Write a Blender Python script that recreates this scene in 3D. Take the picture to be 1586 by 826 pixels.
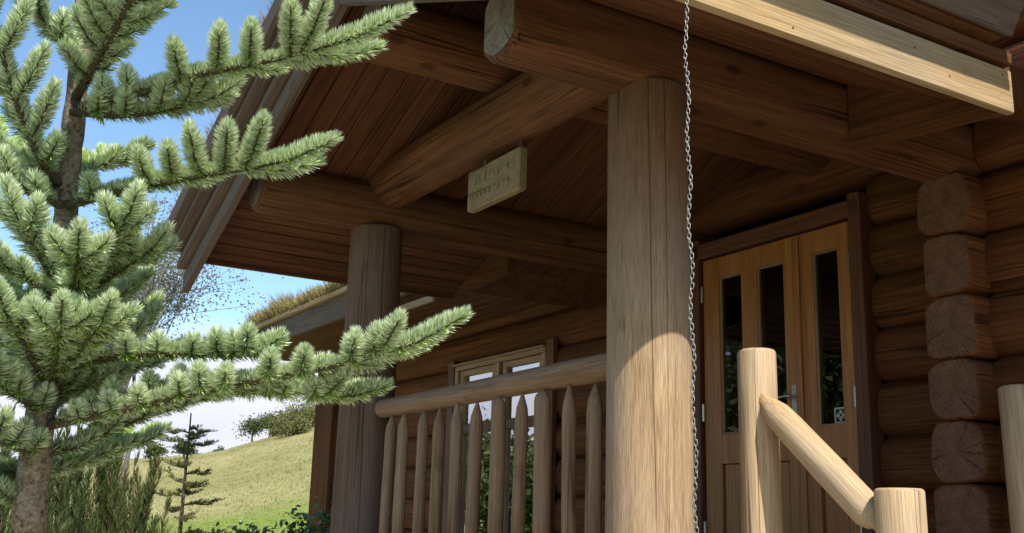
import bpy, math, random
import numpy as np
from mathutils import Vector, Matrix

for o in list(bpy.data.objects):
    bpy.data.objects.remove(o)
SC = bpy.context.scene
COL = SC.collection
rnd = random.Random(7)
rng = np.random.default_rng(11)

# ------------------------------------------------------------------ camera
CAM = Vector((3.1778, -2.5302, 0.2593)); YAW, PIT, ROL, FPX = 1.028, 0.2355, 0.0279, 1659.2252
cF = Vector((-math.sin(YAW), math.cos(YAW), 0)); cR = Vector((math.cos(YAW), math.sin(YAW), 0)); cU = Vector((0, 0, 1))
vF = cF * math.cos(PIT) + cU * math.sin(PIT); vU0 = cU * math.cos(PIT) - cF * math.sin(PIT)
vR = cR * math.cos(ROL) + vU0 * math.sin(ROL); vU = vU0 * math.cos(ROL) - cR * math.sin(ROL)
cd = bpy.data.cameras.new('camera'); cam = bpy.data.objects.new('camera', cd); COL.objects.link(cam)
M = Matrix((vR, vU, -vF)).transposed().to_4x4(); M.translation = CAM
cam.matrix_world = M
cd.sensor_width = 36; cd.sensor_fit = 'HORIZONTAL'; cd.lens = 36 * FPX / 1586
cd.clip_start = .05; cd.clip_end = 6000
SC.camera = cam

def at(px, py, depth):
    """world point seen at a photo pixel, a given number of metres in front of the camera"""
    return CAM + (vF + vR * ((px - 793) / FPX) - vU * ((py - 413) / FPX)) * depth

# ------------------------------------------------------------------ light
SUN = Vector((1, -.12, 1.15)).normalized()
sun_el = math.asin(SUN.z); sun_az = math.atan2(SUN.x, SUN.y)
sd = bpy.data.lights.new('sun', 'SUN'); sd.energy = 5.0; sd.angle = math.radians(.53); sd.color = (1, .94, .84)
so = bpy.data.objects.new('sun', sd); COL.objects.link(so); so.rotation_euler = SUN.to_track_quat('Z', 'Y').to_euler()
w = bpy.data.worlds.new('World'); SC.world = w; w.use_nodes = True
nt = w.node_tree; nt.nodes.clear()
def wn(t, **k):
    n = nt.nodes.new(t)
    for a, b in k.items(): setattr(n, a, b)
    return n
sky = wn('ShaderNodeTexSky', sky_type='NISHITA', sun_disc=False, sun_elevation=sun_el, sun_rotation=sun_az, air_density=1.0, dust_density=.6, ozone_density=2.0)
tc = wn('ShaderNodeTexCoord'); sep = wn('ShaderNodeSeparateXYZ'); nt.links.new(tc.outputs['Generated'], sep.inputs[0])
mp = wn('ShaderNodeMapping'); mp.inputs['Scale'].default_value = (2.2, 2.2, 7); nt.links.new(tc.outputs['Generated'], mp.inputs[0])
no = wn('ShaderNodeTexNoise'); no.inputs['Scale'].default_value = 1.6; no.inputs['Detail'].default_value = 7; no.inputs['Roughness'].default_value = .55
nt.links.new(mp.outputs[0], no.inputs['Vector'])
mr = wn('ShaderNodeMapRange', interpolation_type='SMOOTHSTEP'); nt.links.new(sep.outputs['Z'], mr.inputs['Value'])
mr.inputs['From Min'].default_value = .08; mr.inputs['From Max'].default_value = .24; mr.inputs['To Min'].default_value = .62; mr.inputs['To Max'].default_value = -.16
ad = wn('ShaderNodeMath', operation='ADD'); nt.links.new(no.outputs['Fac'], ad.inputs[0]); nt.links.new(mr.outputs[0], ad.inputs[1])
cr = wn('ShaderNodeMapRange', interpolation_type='SMOOTHSTEP'); nt.links.new(ad.outputs[0], cr.inputs['Value'])
cr.inputs['From Min'].default_value = .58; cr.inputs['From Max'].default_value = .92
n2 = wn('ShaderNodeTexNoise'); n2.inputs['Scale'].default_value = 5; n2.inputs['Detail'].default_value = 5; nt.links.new(mp.outputs[0], n2.inputs['Vector'])
cc = wn('ShaderNodeMix', data_type='RGBA'); nt.links.new(n2.outputs['Fac'], cc.inputs[0])
cc.inputs[6].default_value = (3.7, 3.85, 4.5, 1); cc.inputs[7].default_value = (5.3, 5.4, 5.9, 1)
tint = wn('ShaderNodeMix', data_type='RGBA', blend_type='MULTIPLY'); tint.inputs[0].default_value = 1
nt.links.new(sky.outputs[0], tint.inputs[6]); tint.inputs[7].default_value = (.92, 1.03, 1.06, 1)
mx = wn('ShaderNodeMix', data_type='RGBA'); nt.links.new(cr.outputs[0], mx.inputs[0]); nt.links.new(tint.outputs[2], mx.inputs[6]); nt.links.new(cc.outputs[2], mx.inputs[7])
bg = wn('ShaderNodeBackground'); bg.inputs['Strength'].default_value = .145; nt.links.new(mx.outputs[2], bg.inputs['Color'])
wo = wn('ShaderNodeOutputWorld'); nt.links.new(bg.outputs[0], wo.inputs[0])
SC.view_settings.view_transform = 'Standard'; SC.view_settings.look = 'None'
SC.view_settings.exposure = .5; SC.view_settings.gamma = 1; SC.view_settings.use_curve_mapping = False

# ------------------------------------------------------------------ materials
class NT:
    def __init__(s, name):
        s.m = bpy.data.materials.new(name); s.m.use_nodes = True; s.t = s.m.node_tree; s.t.nodes.clear()
        s.out = s.n('ShaderNodeOutputMaterial')
    def n(s, t, _in=None, **k):
        n = s.t.nodes.new(t)
        for a, b in k.items(): setattr(n, a, b)
        for a, b in (_in or {}).items():
            if isinstance(b, bpy.types.NodeSocket): s.t.links.new(b, n.inputs[a])
            else: n.inputs[a].default_value = b
        return n
    def math(s, op, a, b=0.0, c=None):
        d = {0: a, 1: b}
        if c is not None: d[2] = c
        return s.n('ShaderNodeMath', d, operation=op).outputs[0]
    def ramp(s, f, stops):
        r = s.n('ShaderNodeValToRGB', {0: f}); e = r.color_ramp.elements
        while len(e) < len(stops): e.new(.5)
        for i, (p, c) in enumerate(stops): e[i].position = p; e[i].color = (*c, 1) if len(c) == 3 else c
        return r.outputs[0]
    def mix(s, f, a, b, bt='MIX'):
        m = s.n('ShaderNodeMix', {0: f}, data_type='RGBA', blend_type=bt)
        for i, v in ((6, a), (7, b)):
            if isinstance(v, bpy.types.NodeSocket): s.t.links.new(v, m.inputs[i])
            else: m.inputs[i].default_value = (*v, 1)
        return m.outputs[2]
    def bsdf(s, col, rough=.6, normal=None, spec=.35, **k):
        d = {'Base Color': col if isinstance(col, bpy.types.NodeSocket) else (*col, 1), 'Roughness': rough, 'Specular IOR Level': spec}
        if normal is not None: d['Normal'] = normal
        d.update(k)
        b = s.n('ShaderNodeBsdfPrincipled', d); s.t.links.new(b.outputs[0], s.out.inputs[0]); return b

def hexc(h):
    v = [int(h[i:i+2], 16) / 255 for i in (0, 2, 4)]
    return tuple(x / 12.92 if x <= .04045 else ((x + .055) / 1.055) ** 2.4 for x in v)

def wood(name, dark, mid, light, scale=9, rough=.62, spec=.3, bump=.35, grey=None, grey_amt=.5, crack=.6, knot=.5, stretch=.05, stain=None, top=None):
    s = NT(name)
    tcn = s.n('ShaderNodeTexCoord').outputs['Object']
    rd = s.n('ShaderNodeObjectInfo').outputs['Random']
    off = s.n('ShaderNodeCombineXYZ', {0: s.math('MULTIPLY', rd, 7.3), 1: s.math('MULTIPLY', rd, 3.7), 2: s.math('MULTIPLY', rd, 11.1)}).outputs[0]
    p0 = s.n('ShaderNodeVectorMath', {0: tcn, 1: off}, operation='ADD').outputs[0]
    def noise(sc, st, det=5, ro=.55, dist=0, w=None):
        m = s.n('ShaderNodeMapping', {'Vector': p0, 'Scale': (sc, sc, sc * st)}).outputs[0]
        return s.n('ShaderNodeTexNoise', {'Vector': m, 'Scale': 1.0, 'Detail': det, 'Roughness': ro, 'Distortion': dist}).outputs['Fac']
    g1 = noise(scale, stretch, 6, .6, .6)
    g2 = noise(scale * 15, stretch * .4, 5, .65); g3 = noise(scale * 4, stretch * .6, 4, .6)
    bl = noise(2.6, .45, 3, .5)
    base = s.ramp(s.math('ADD', s.math('MULTIPLY', g1, .45), s.math('ADD', s.math('MULTIPLY', g2, .27), s.math('MULTIPLY', g3, .28))), [(.33, dark), (.5, mid), (.68, light)])
    if grey is not None:
        f = s.n('ShaderNodeMapRange', {0: s.math('ADD', s.math('MULTIPLY', bl, .7), s.math('MULTIPLY', g1, .3)), 1: .4, 2: .62, 3: 0., 4: grey_amt}).outputs[0]
        base = s.mix(f, base, grey)
    if stain is not None:
        f = s.n('ShaderNodeMapRange', {0: noise(1.1, .8, 4, .6), 1: .5, 2: .68, 3: 0., 4: .75}).outputs[0]
        base = s.mix(s.math('MULTIPLY', f, s.n('ShaderNodeMapRange', {0: g3, 1: .4, 2: .6, 3: .25, 4: 1.}).outputs[0]), base, stain)
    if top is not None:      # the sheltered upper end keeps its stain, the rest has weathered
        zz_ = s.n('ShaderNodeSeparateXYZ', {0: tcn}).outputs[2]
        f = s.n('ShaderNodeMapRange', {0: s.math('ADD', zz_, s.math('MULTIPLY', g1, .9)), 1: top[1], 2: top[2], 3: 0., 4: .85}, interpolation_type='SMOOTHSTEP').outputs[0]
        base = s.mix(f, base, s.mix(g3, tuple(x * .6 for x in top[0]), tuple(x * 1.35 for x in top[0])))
    # fine grain streaks
    st = s.n('ShaderNodeMapRange', {0: g2, 1: .35, 2: .62, 3: .72, 4: 1.12}).outputs[0]
    base = s.mix(1.0, base, s.n('ShaderNodeCombineColor', {0: st, 1: st, 2: st}).outputs[0], 'MULTIPLY')
    h = s.math('ADD', s.math('MULTIPLY', g1, .5), s.math('MULTIPLY', g2, .5))
    if crack:
        c1 = noise(11, .018, 2, .5, .2)
        cf = s.n('ShaderNodeMapRange', {0: s.math('ABSOLUTE', s.math('SUBTRACT', c1, .5)), 1: .004, 2: .02, 3: 1., 4: 0.}).outputs[0]
        c2 = s.n('ShaderNodeMapRange', {0: noise(5, .1, 2), 1: .49, 2: .56, 3: 0., 4: 1.}).outputs[0]
        cf = s.math('MULTIPLY', s.math('MULTIPLY', cf, c2), crack)
        base = s.mix(cf, base, tuple(x * .25 for x in dark))
        h = s.math('SUBTRACT', h, s.math('MULTIPLY', cf, .9))
    if knot:
        m = s.n('ShaderNodeMapping', {'Vector': p0, 'Scale': (5, 5, 2.6)}).outputs[0]
        v = s.n('ShaderNodeTexVoronoi', {'Vector': m, 'Scale': 1.0, 'Randomness': 1.0}).outputs['Distance']
        kf = s.n('ShaderNodeMapRange', {0: v, 1: .07, 2: .15, 3: knot, 4: 0.}, interpolation_type='SMOOTHSTEP').outputs[0]
        kf = s.math('MULTIPLY', kf, s.n('ShaderNodeMapRange', {0: g3, 1: .3, 2: .6, 3: 1., 4: .55}).outputs[0])
        base = s.mix(kf, base, tuple(x * .5 for x in dark))
    bmp = s.n('ShaderNodeBump', {'Strength': bump, 'Distance': .006, 'Height': h}).outputs[0]
    s.bsdf(base, s.n('ShaderNodeMapRange', {0: g1, 3: rough - .1, 4: rough + .18}).outputs[0], bmp, spec)
    return s.m

def endgrain(name, dark, light, rough=.8):
    s = NT(name); tcn = s.n('ShaderNodeTexCoord').outputs['Object']
    x = s.n('ShaderNodeSeparateXYZ', {0: tcn})
    nz = s.n('ShaderNodeTexNoise', {'Vector': tcn, 'Scale': 9., 'Detail': 4.}).outputs['Fac']
    r = s.math('SQRT', s.math('ADD', s.math('POWER', x.outputs[0], 2.), s.math('POWER', x.outputs[1], 2.)))
    wv = s.math('SINE', s.math('MULTIPLY', s.math('ADD', r, s.math('MULTIPLY', nz, .05)), 420.))
    sp = s.n('ShaderNodeTexNoise', {'Vector': tcn, 'Scale': 75., 'Detail': 4.}).outputs['Fac']
    nb = s.n('ShaderNodeTexNoise', {'Vector': tcn, 'Scale': 14., 'Detail': 6., 'Roughness': .65}).outputs['Fac']
    f = s.math('ADD', s.math('MULTIPLY', wv, .025), s.math('ADD', s.math('MULTIPLY', sp, .4), s.math('MULTIPLY', nb, .6)))
    c = s.ramp(f, [(.34, dark), (.66, light)])
    an = s.math('ARCTAN2', x.outputs[1], x.outputs[0]); rd = s.n('ShaderNodeObjectInfo').outputs['Random']
    vv = s.n('ShaderNodeCombineXYZ', {0: s.math('MULTIPLY', s.math('COSINE', an), 2.2), 1: s.math('MULTIPLY', s.math('SINE', an), 2.2), 2: s.math('ADD', s.math('MULTIPLY', rd, 40.), s.math('MULTIPLY', nz, .35))}).outputs[0]
    ck = s.n('ShaderNodeTexNoise', {'Vector': vv, 'Scale': .8, 'Detail': 1.}).outputs['Fac']
    cm = s.n('ShaderNodeMapRange', {0: s.math('ABSOLUTE', s.math('SUBTRACT', ck, .5)), 1: .002, 2: .008, 3: .75, 4: 0.}).outputs[0]
    cm = s.math('MULTIPLY', cm, s.n('ShaderNodeMapRange', {0: sp, 1: .35, 2: .5, 3: .4, 4: 1.}).outputs[0])
    c = s.mix(cm, c, tuple(q * .2 for q in dark)); f = s.math('SUBTRACT', f, cm)
    s.bsdf(c, rough, s.n('ShaderNodeBump', {'Strength': .4, 'Distance': .005, 'Height': f}).outputs[0], .2)
    return s.m

W_LOG = wood('stained_log_wood', (.055, .018, .007), (.150, .054, .020), (.235, .09, .036), 7, .7, spec=.12, grey=(.10, .055, .03), grey_amt=.35, crack=.7)
W_BEAM = wood('stained_beam_wood', (.050, .019, .008), (.138, .056, .022), (.235, .105, .042), 8, .7, spec=.12, grey=(.12, .068, .038), grey_amt=.45, crack=.9, knot=.8, stain=(.215, .10, .05))
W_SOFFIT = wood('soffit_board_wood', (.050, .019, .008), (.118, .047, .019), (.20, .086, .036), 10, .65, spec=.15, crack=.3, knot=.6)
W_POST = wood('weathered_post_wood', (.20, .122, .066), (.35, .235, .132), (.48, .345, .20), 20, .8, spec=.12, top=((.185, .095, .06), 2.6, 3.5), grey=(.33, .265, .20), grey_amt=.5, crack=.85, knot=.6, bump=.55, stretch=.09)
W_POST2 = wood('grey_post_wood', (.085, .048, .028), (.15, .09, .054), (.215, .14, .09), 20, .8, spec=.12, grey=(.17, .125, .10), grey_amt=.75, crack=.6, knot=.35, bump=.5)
W_RAIL = wood('grey_brown_pole_wood', (.17, .098, .052), (.28, .172, .095), (.38, .248, .142), 14, .72, spec=.15, grey=(.30, .21, .15), grey_amt=.5, crack=.5, knot=.5)
W_PINE = wood('pale_pine_pole_wood', (.33, .205, .10), (.47, .325, .175), (.58, .43, .255), 14, .74, spec=.15, crack=.7, knot=.8, bump=.5, grey=(.42, .34, .26), grey_amt=.5)
W_SHADESTRIP = wood('painted_shade_strip_wood', (.02, .010, .007), (.045, .022, .014), (.07, .035, .022), 12, .8, crack=.3)  # near-black tone stands in for shade under the rake steps
W_RAKE = wood('weathered_board_wood', (.06, .038, .025), (.125, .088, .062), (.20, .148, .11), 12, .75, grey=(.16, .12, .092), grey_amt=.6, crack=.4)
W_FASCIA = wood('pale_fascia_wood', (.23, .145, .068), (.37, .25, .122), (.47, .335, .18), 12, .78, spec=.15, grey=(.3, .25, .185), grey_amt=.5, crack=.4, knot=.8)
W_DOOR = wood('honey_door_wood', (.29, .105, .033), (.43, .172, .060), (.53, .235, .092), 8, .38, spec=.45, bump=.12, crack=0, knot=.0)
W_FRAME = wood('red_brown_frame_wood', (.08, .03, .017), (.145, .057, .033), (.21, .088, .052), 8, .5, crack=.3)
W_WIN = wood('pale_brown_window_wood', (.26, .15, .09), (.38, .245, .155), (.47, .32, .21), 9, .5, bump=.15, crack=0, knot=0)
W_SIGN = wood('lichened_sign_wood', (.15, .10, .05), (.27, .20, .11), (.38, .29, .175), 30, .85, grey=(.26, .235, .13), grey_amt=.6, stretch=.35, stain=(.36, .22, .11))
E_DARK = endgrain('log_end_grain', (.085, .038, .024), (.21, .112, .072))
E_GREY = endgrain('grey_log_end_grain', (.11, .085, .065), (.33, .28, .22))
E_PALE = endgrain('pale_end_grain', (.42, .33, .22), (.72, .62, .46))

def plain(name, col, rough=.5, metal=0., spec=.4):
    s = NT(name); s.bsdf(col, rough, None, spec, Metallic=metal); return s.m
def metal_mat(name, col, rough=.35):
    s = NT(name); tcn = s.n('ShaderNodeTexCoord').outputs['Object']
    nz = s.n('ShaderNodeTexNoise', {'Vector': tcn, 'Scale': 60., 'Detail': 4.}).outputs['Fac']
    c = s.mix(nz, tuple(x * .6 for x in col), col)
    s.bsdf(c, s.n('ShaderNodeMapRange', {0: nz, 3: rough - .1, 4: rough + .2}).outputs[0], None, .5, Metallic=1.); return s.m
STEEL = metal_mat('galvanised_steel', (.40, .385, .36), .5)
CHROME = metal_mat('satin_steel', (.7, .69, .66), .28)
DARKCUT = plain('carved_dark_mark', (.19, .155, .10), .9)
STICKER = plain('pale_sticker_print', (.55, .55, .52), .5)
STICKER_BG = plain('dark_sticker_ground', (.02, .02, .022), .5)
def cloth(name, col):
    s = NT(name); tcn = s.n('ShaderNodeTexCoord').outputs['Object']
    nz = s.n('ShaderNodeTexNoise', {'Vector': tcn, 'Scale': 40., 'Detail': 3.}).outputs['Fac']
    s.bsdf(s.mix(nz, tuple(x * .8 for x in col), col), .9, None, .1); return s.m
CLOTH = cloth('grey_curtain_cloth', (.30, .27, .24))
def glass(name, refl):
    s = NT(name)
    g = s.n('ShaderNodeBsdfGlossy', {'Color': (.95, .97, 1, 1), 'Roughness': .015})
    t = s.n('ShaderNodeBsdfTransparent', {'Color': (.75, .78, .76, 1)})
    lw = s.n('ShaderNodeLayerWeight', {'Blend': .5}).outputs['Fresnel']
    f = s.n('ShaderNodeMapRange', {0: lw, 3: refl * .8, 4: 1.}).outputs[0]
    tcn = s.n('ShaderNodeTexCoord').outputs['Object']
    nz = s.n('ShaderNodeTexNoise', {'Vector': tcn, 'Scale': 2.5, 'Detail': 1.}).outputs['Fac']
    s.t.links.new(s.n('ShaderNodeBump', {'Strength': .06, 'Distance': .02, 'Height': nz}).outputs[0], g.inputs['Normal'])
    m = s.n('ShaderNodeMixShader', {0: f, 1: t.outputs[0], 2: g.outputs[0]})
    s.t.links.new(m.outputs[0], s.out.inputs[0]); return s.m
GLASS_DOOR = glass('door_glass', .02)
GLASS_WIN = glass('coated_window_glass', .62)

def leafmat(name, cols, back, trans=.35, rough=.5, spec=.35, attr='tone'):
    """cols: ramp over the per-leaf tone; back: colour of the leaf's underside"""
    s = NT(name)
    a = s.n('ShaderNodeAttribute', attribute_name=attr).outputs['Fac']
    c = s.ramp(a, [(i / (len(cols) - 1), k) for i, k in enumerate(cols)])
    if back is not None:
        c = s.mix(s.n('ShaderNodeNewGeometry').outputs['Backfacing'], c, s.mix(.6, c, back))
    b = s.n('ShaderNodeBsdfPrincipled', {'Base Color': c, 'Roughness': rough, 'Specular IOR Level': spec})
    tr = s.n('ShaderNodeBsdfTranslucent', {'Color': c})
    m = s.n('ShaderNodeMixShader', {0: trans, 1: b.outputs[0], 2: tr.outputs[0]})
    s.t.links.new(m.outputs[0], s.out.inputs[0]); return s.m
NEEDLE = leafmat('fir_needles', [(.08, .15, .028), (.22, .36, .055), (.45, .61, .15), (.86, .91, .68)], (.60, .69, .50), .24, .38, .6)
DARKNEEDLE = leafmat('dark_shrub_needles', [(.028, .05, .016), (.05, .085, .022), (.085, .12, .03), (.15, .10, .05)], None, .25)
SAPNEEDLE = leafmat('sapling_needles', [(.09, .12, .04), (.15, .175, .06), (.22, .22, .09)], None, .3)
BIRCHLEAF = leafmat('birch_leaves', [(.17, .15, .14), (.20, .20, .13), (.26, .24, .19), (.16, .19, .09)], None, .4, .5)
GREENLEAF = leafmat('glossy_green_leaves', [(.035, .075, .018), (.06, .12, .025), (.11, .18, .04)], None, .25, .3, .6)
HILLLEAF = leafmat('hill_tree_leaves', [(.055, .075, .025), (.085, .11, .035), (.12, .14, .05)], None, .25, .7, .2)
GORSE = leafmat('hill_shrub_leaves', [(.10, .11, .035), (.15, .155, .05), (.21, .2, .07)], None, .25, .7, .2)
DRYGRASS = leafmat('dry_turf_grass', [(.20, .155, .06), (.33, .25, .10), (.45, .36, .17), (.26, .26, .08)], None, .4, .8, .1)
PINKGRASS = leafmat('seeding_turf_grass', [(.22, .15, .11), (.32, .22, .16), (.30, .25, .14)], None, .4, .8, .1)
FIELDGRASS = leafmat('field_grass_blades', [(.22, .245, .08), (.33, .325, .12), (.42, .37, .18)], None, .4, .8, .1)

def bark(name, a, b, scale=40):
    s = NT(name); tcn = s.n('ShaderNodeTexCoord').outputs['Object']
    n1 = s.n('ShaderNodeTexNoise', {'Vector': tcn, 'Scale': scale, 'Detail': 6., 'Roughness': .7}).outputs['Fac']
    n3 = s.n('ShaderNodeTexVoronoi', {'Vector': tcn, 'Scale': scale * 2.2}).outputs['Distance']
    n4 = s.n('ShaderNodeTexNoise', {'Vector': tcn, 'Scale': scale * 3., 'Detail': 4.}).outputs['Fac']
    f = s.math('ADD', s.math('MULTIPLY', n1, .6), s.math('ADD', s.math('MULTIPLY', n3, .08), s.math('MULTIPLY', n4, .38)))
    s.bsdf(s.ramp(f, [(.4, a), (.66, b)]), .85, s.n('ShaderNodeBump', {'Strength': .8, 'Distance': .008, 'Height': f}).outputs[0], .2); return s.m
BARK_FIR = bark('fir_bark', (.06, .045, .032), (.33, .27, .19), 45)
BARK_TWIG = bark('fir_twig_bark', (.05, .04, .025), (.12, .095, .055), 90)
BARK = bark('grey_bark', (.08, .065, .055), (.22, .19, .165), 12)
STEM = bark('shrub_stem_bark', (.06, .035, .022), (.16, .10, .06), 60)

def ground_mat():
    s = NT('hill_grass'); geo = s.n('ShaderNodeNewGeometry').outputs['Position']
    def nz(sc, d=6, r=.6): return s.n('ShaderNodeTexNoise', {'Vector': geo, 'Scale': sc, 'Detail': float(d), 'Roughness': r}).outputs['Fac']
    a = s.ramp(nz(.05), [(.35, (.25, .235, .09)), (.5, (.35, .305, .135)), (.66, (.41, .34, .18))])
    b = s.ramp(nz(.9), [(.3, (.16, .175, .06)), (.55, (.29, .27, .11)), (.75, (.40, .35, .18))])
    c = s.mix(.5, a, b)
    f = nz(7, 5, .7); k = s.n('ShaderNodeMapRange', {0: f, 1: .3, 2: .7, 3: .65, 4: 1.25}).outputs[0]
    c = s.mix(1., c, s.n('ShaderNodeCombineColor', {0: k, 1: k, 2: k}).outputs[0], 'MULTIPLY')
    # mown green lawn close to the cabin
    x = s.n('ShaderNodeSeparateXYZ', {0: geo}).outputs[0]
    lf = s.n('ShaderNodeMapRange', {0: s.math('ADD', x, s.math('MULTIPLY', nz(.12), 10.)), 1: -36., 2: -31., 3: 0., 4: 1.}).outputs[0]
    c = s.mix(lf, c, s.ramp(nz(2.5), [(.35, (.13, .19, .03)), (.65, (.22, .29, .055))]))
    s.bsdf(c, .95, s.n('ShaderNodeBump', {'Strength': .6, 'Distance': .15, 'Height': f}).outputs[0], .1); return s.m
GROUND = ground_mat()
def turf_mat():
    s = NT('roof_turf'); geo = s.n('ShaderNodeNewGeometry').outputs['Position']
    f = s.n('ShaderNodeTexNoise', {'Vector': geo, 'Scale': 14., 'Detail': 6., 'Roughness': .7}).outputs['Fac']
    s.bsdf(s.ramp(f, [(.3, (.08, .06, .03)), (.5, (.2, .155, .065)), (.7, (.32, .26, .11))]), .95, s.n('ShaderNodeBump', {'Strength': .9, 'Distance': .03, 'Height': f}).outputs[0], .05); return s.m
TURF = turf_mat()

# ------------------------------------------------------------------ builders
def link(name, me, parent=None, loc=None):
    o = bpy.data.objects.new(name, me); COL.objects.link(o)
    if parent is not None: o.parent = parent
    if loc is not None: o.location = loc
    return o
def world_loc(o):
    v = Vector(o.location); p = o.parent
    while p is not None:
        v = p.matrix_basis @ v; p = p.parent
    return v
def root(name, label, cat, loc, group=None):
    o = bpy.data.objects.new(name, None); COL.objects.link(o); o.location = loc; o.empty_display_size = .2
    o['label'] = label; o['category'] = cat
    if group: o['group'] = group
    return o
def tag(o, label=None, cat=None, group=None, kind=None):
    if label: o['label'] = label
    if cat: o['category'] = cat
    if group: o['group'] = group
    if kind: o['kind'] = kind
    return o
def wm(o):
    """world matrix from basis matrices (no depsgraph needed)"""
    m = o.matrix_basis.copy(); p = o.parent
    while p is not None:
        m = p.matrix_basis @ m; p = p.parent
    return m
def place(o, M):
    """put o at world matrix M below its parent"""
    o.matrix_basis = (wm(o.parent).inverted() @ M) if o.parent is not None else M
    return o
def mesh(name, verts, faces, mats, mi=None, smooth=False, tone=None):
    me = bpy.data.meshes.new(name)
    me.from_pydata([tuple(v) for v in verts], [], faces)
    for m in (mats if isinstance(mats, (list, tuple)) else [mats]): me.materials.append(m)
    if mi is not None: me.polygons.foreach_set('material_index', mi)
    if smooth is True: me.polygons.foreach_set('use_smooth', [True] * len(faces))
    elif smooth: me.polygons.foreach_set('use_smooth', smooth)
    if tone is not None:
        at_ = me.attributes.new('tone', 'FLOAT', 'FACE'); at_.data.foreach_set('value', np.asarray(tone, dtype=np.float32))
    me.update(); return me
def frame(z, xhint=(0, 0, 1)):
    z = Vector(z).normalized(); x = Vector(xhint); x = x - z * x.dot(z)
    if x.length < 1e-4: x = Vector((1, 0, 0)) - z * z.x
    x.normalize(); y = z.cross(x)
    return Matrix((x, y, z)).transposed()
def log_mesh(name, L, r0, r1, mats, seg=20, rings=None, wob=.02, bev=.02, flat=None, seed=0, bend=0.0, sup=None):
    """a peeled log along local Z from 0 to L; both ends bevelled, end grain in slot 2. flat: (x,y) half extents limit = hewn sides"""
    rr = random.Random(seed); rings = rings or max(4, int(L / .22)); V, Fc, mi, sm = [], [], [], []
    ph = [rr.uniform(0, 6.3) for _ in range(6)]
    zs = [0, bev * .35, bev] + [bev + (L - 2 * bev) * (i + 1) / rings for i in range(rings - 1)] + [L - bev, L - bev * .35, L]
    sc = [1 - bev / r0 * .9, 1 - bev / r0 * .3, 1] + [1] * (rings - 1) + [1, 1 - bev / r0 * .3, 1 - bev / r0 * .9]
    for z, k in zip(zs, sc):
        t = z / L; r = r0 + (r1 - r0) * t
        ox = bend * math.sin(t * 3.14 + ph[5]) ; oy = bend * math.sin(t * 2.3 + ph[4])
        for j in range(seg):
            a = 2 * math.pi * j / seg
            q = r * (1 + wob * (math.sin(3 * a + ph[0] + t * 1.5) + .7 * math.sin(5 * a + ph[1] - t * 2) + .8 * math.sin(z * 3.1 + ph[2] + 2 * math.cos(a + ph[3]))))
            x, y = math.cos(a) * q, math.sin(a) * q
            if sup: sc_ = (abs(math.cos(a)) ** sup + abs(math.sin(a)) ** sup) ** (-1 / sup); x *= sc_; y *= sc_
            if flat: x = max(-flat[0], min(flat[0], x)); y = max(-flat[1], min(flat[1], y))
            V.append((x * k + ox, y * k + oy, z))
    n = len(zs)
    for i in range(n - 1):
        for j in range(seg):
            a, b = i * seg + j, i * seg + (j + 1) % seg
            Fc.append((a, b, b + seg, a + seg)); mi.append(0); sm.append(True)
    Fc.append(tuple(reversed(range(seg)))); mi.append(1); sm.append(False)
    Fc.append(tuple(range((n - 1) * seg, n * seg))); mi.append(1); sm.append(False)
    return mesh(name, V, Fc, mats, mi, sm)
def log(name, parent, a, b, r0, r1, mats, xhint=(0, 0, 1), **k):
    a, b = Vector(a), Vector(b)
    me = log_mesh(name, (b - a).length, r0, r1, mats, seed=rnd.randint(0, 99999), **k)
    o = link(name, me, parent); Mx = frame(b - a, xhint).to_4x4(); Mx.translation = a
    return place(o, Mx)
def box_mesh(name, sx, sy, L, mats, bev=.004, warp=0.0, seed=0):
    """board along local Z (0..L), sx wide, sy thick, chamfered edges, slight warp"""
    rr = random.Random(seed); V, Fc = [], []
    hx, hy = sx / 2, sy / 2; b = min(bev, hx * .45, hy * .45)
    prof = [(-hx + b, -hy), (hx - b, -hy), (hx, -hy + b), (hx, hy - b), (hx - b, hy), (-hx + b, hy), (-hx, hy - b), (-hx, -hy + b)]
    zs = [0, b] + ([L * i / 4 for i in (1, 2, 3)] if warp else []) + [L - b, L]
    for i, z in enumerate(zs):
        k = (hx - b * .8) / hx if i in (0, len(zs) - 1) else 1
        k2 = (hy - b * .8) / hy if i in (0, len(zs) - 1) else 1
        wx, wy = (rr.uniform(-warp, warp), rr.uniform(-warp, warp)) if warp else (0, 0)
        V += [(x * k + wx, y * k2 + wy, z) for x, y in prof]
    for i in range(len(zs) - 1):
        for j in range(8):
            a, c = i * 8 + j, i * 8 + (j + 1) % 8
            Fc.append((a, c, c + 8, a + 8))
    Fc.append(tuple(reversed(range(8)))); Fc.append(tuple(range((len(zs) - 1) * 8, len(zs) * 8)))
    return mesh(name, V, Fc, mats)
def board(name, parent, a, b, wid, thk, wdir, mat, bev=.004, warp=0.0):
    """board whose centre line runs a->b; wid measured along wdir"""
    a, b = Vector(a), Vector(b)
    o = link(name, box_mesh(name, wid, thk, (b - a).length, mat, bev, warp, rnd.randint(0, 9999)), parent)
    Mx = frame(b - a, wdir).to_4x4(); Mx.translation = a
    return place(o, Mx)
def prism(name, parent, poly, a, b, mat):
    """solid with convex polygon poly of (x,z) swept along Y from a to b"""
    n = len(poly); c = Vector((poly[0][0], a, poly[0][1]))
    V = [(x - c.x, 0, z - c.z) for x, z in poly] + [(x - c.x, b - a, z - c.z) for x, z in poly]
    Fc = [tuple(range(n)), tuple(reversed(range(n, 2 * n)))] + [(i, i + n, (i + 1) % n + n, (i + 1) % n) for i in range(n)]
    o = link(name, mesh(name, V, Fc, mat), parent)
    return place(o, Matrix.Translation(c))
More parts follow.
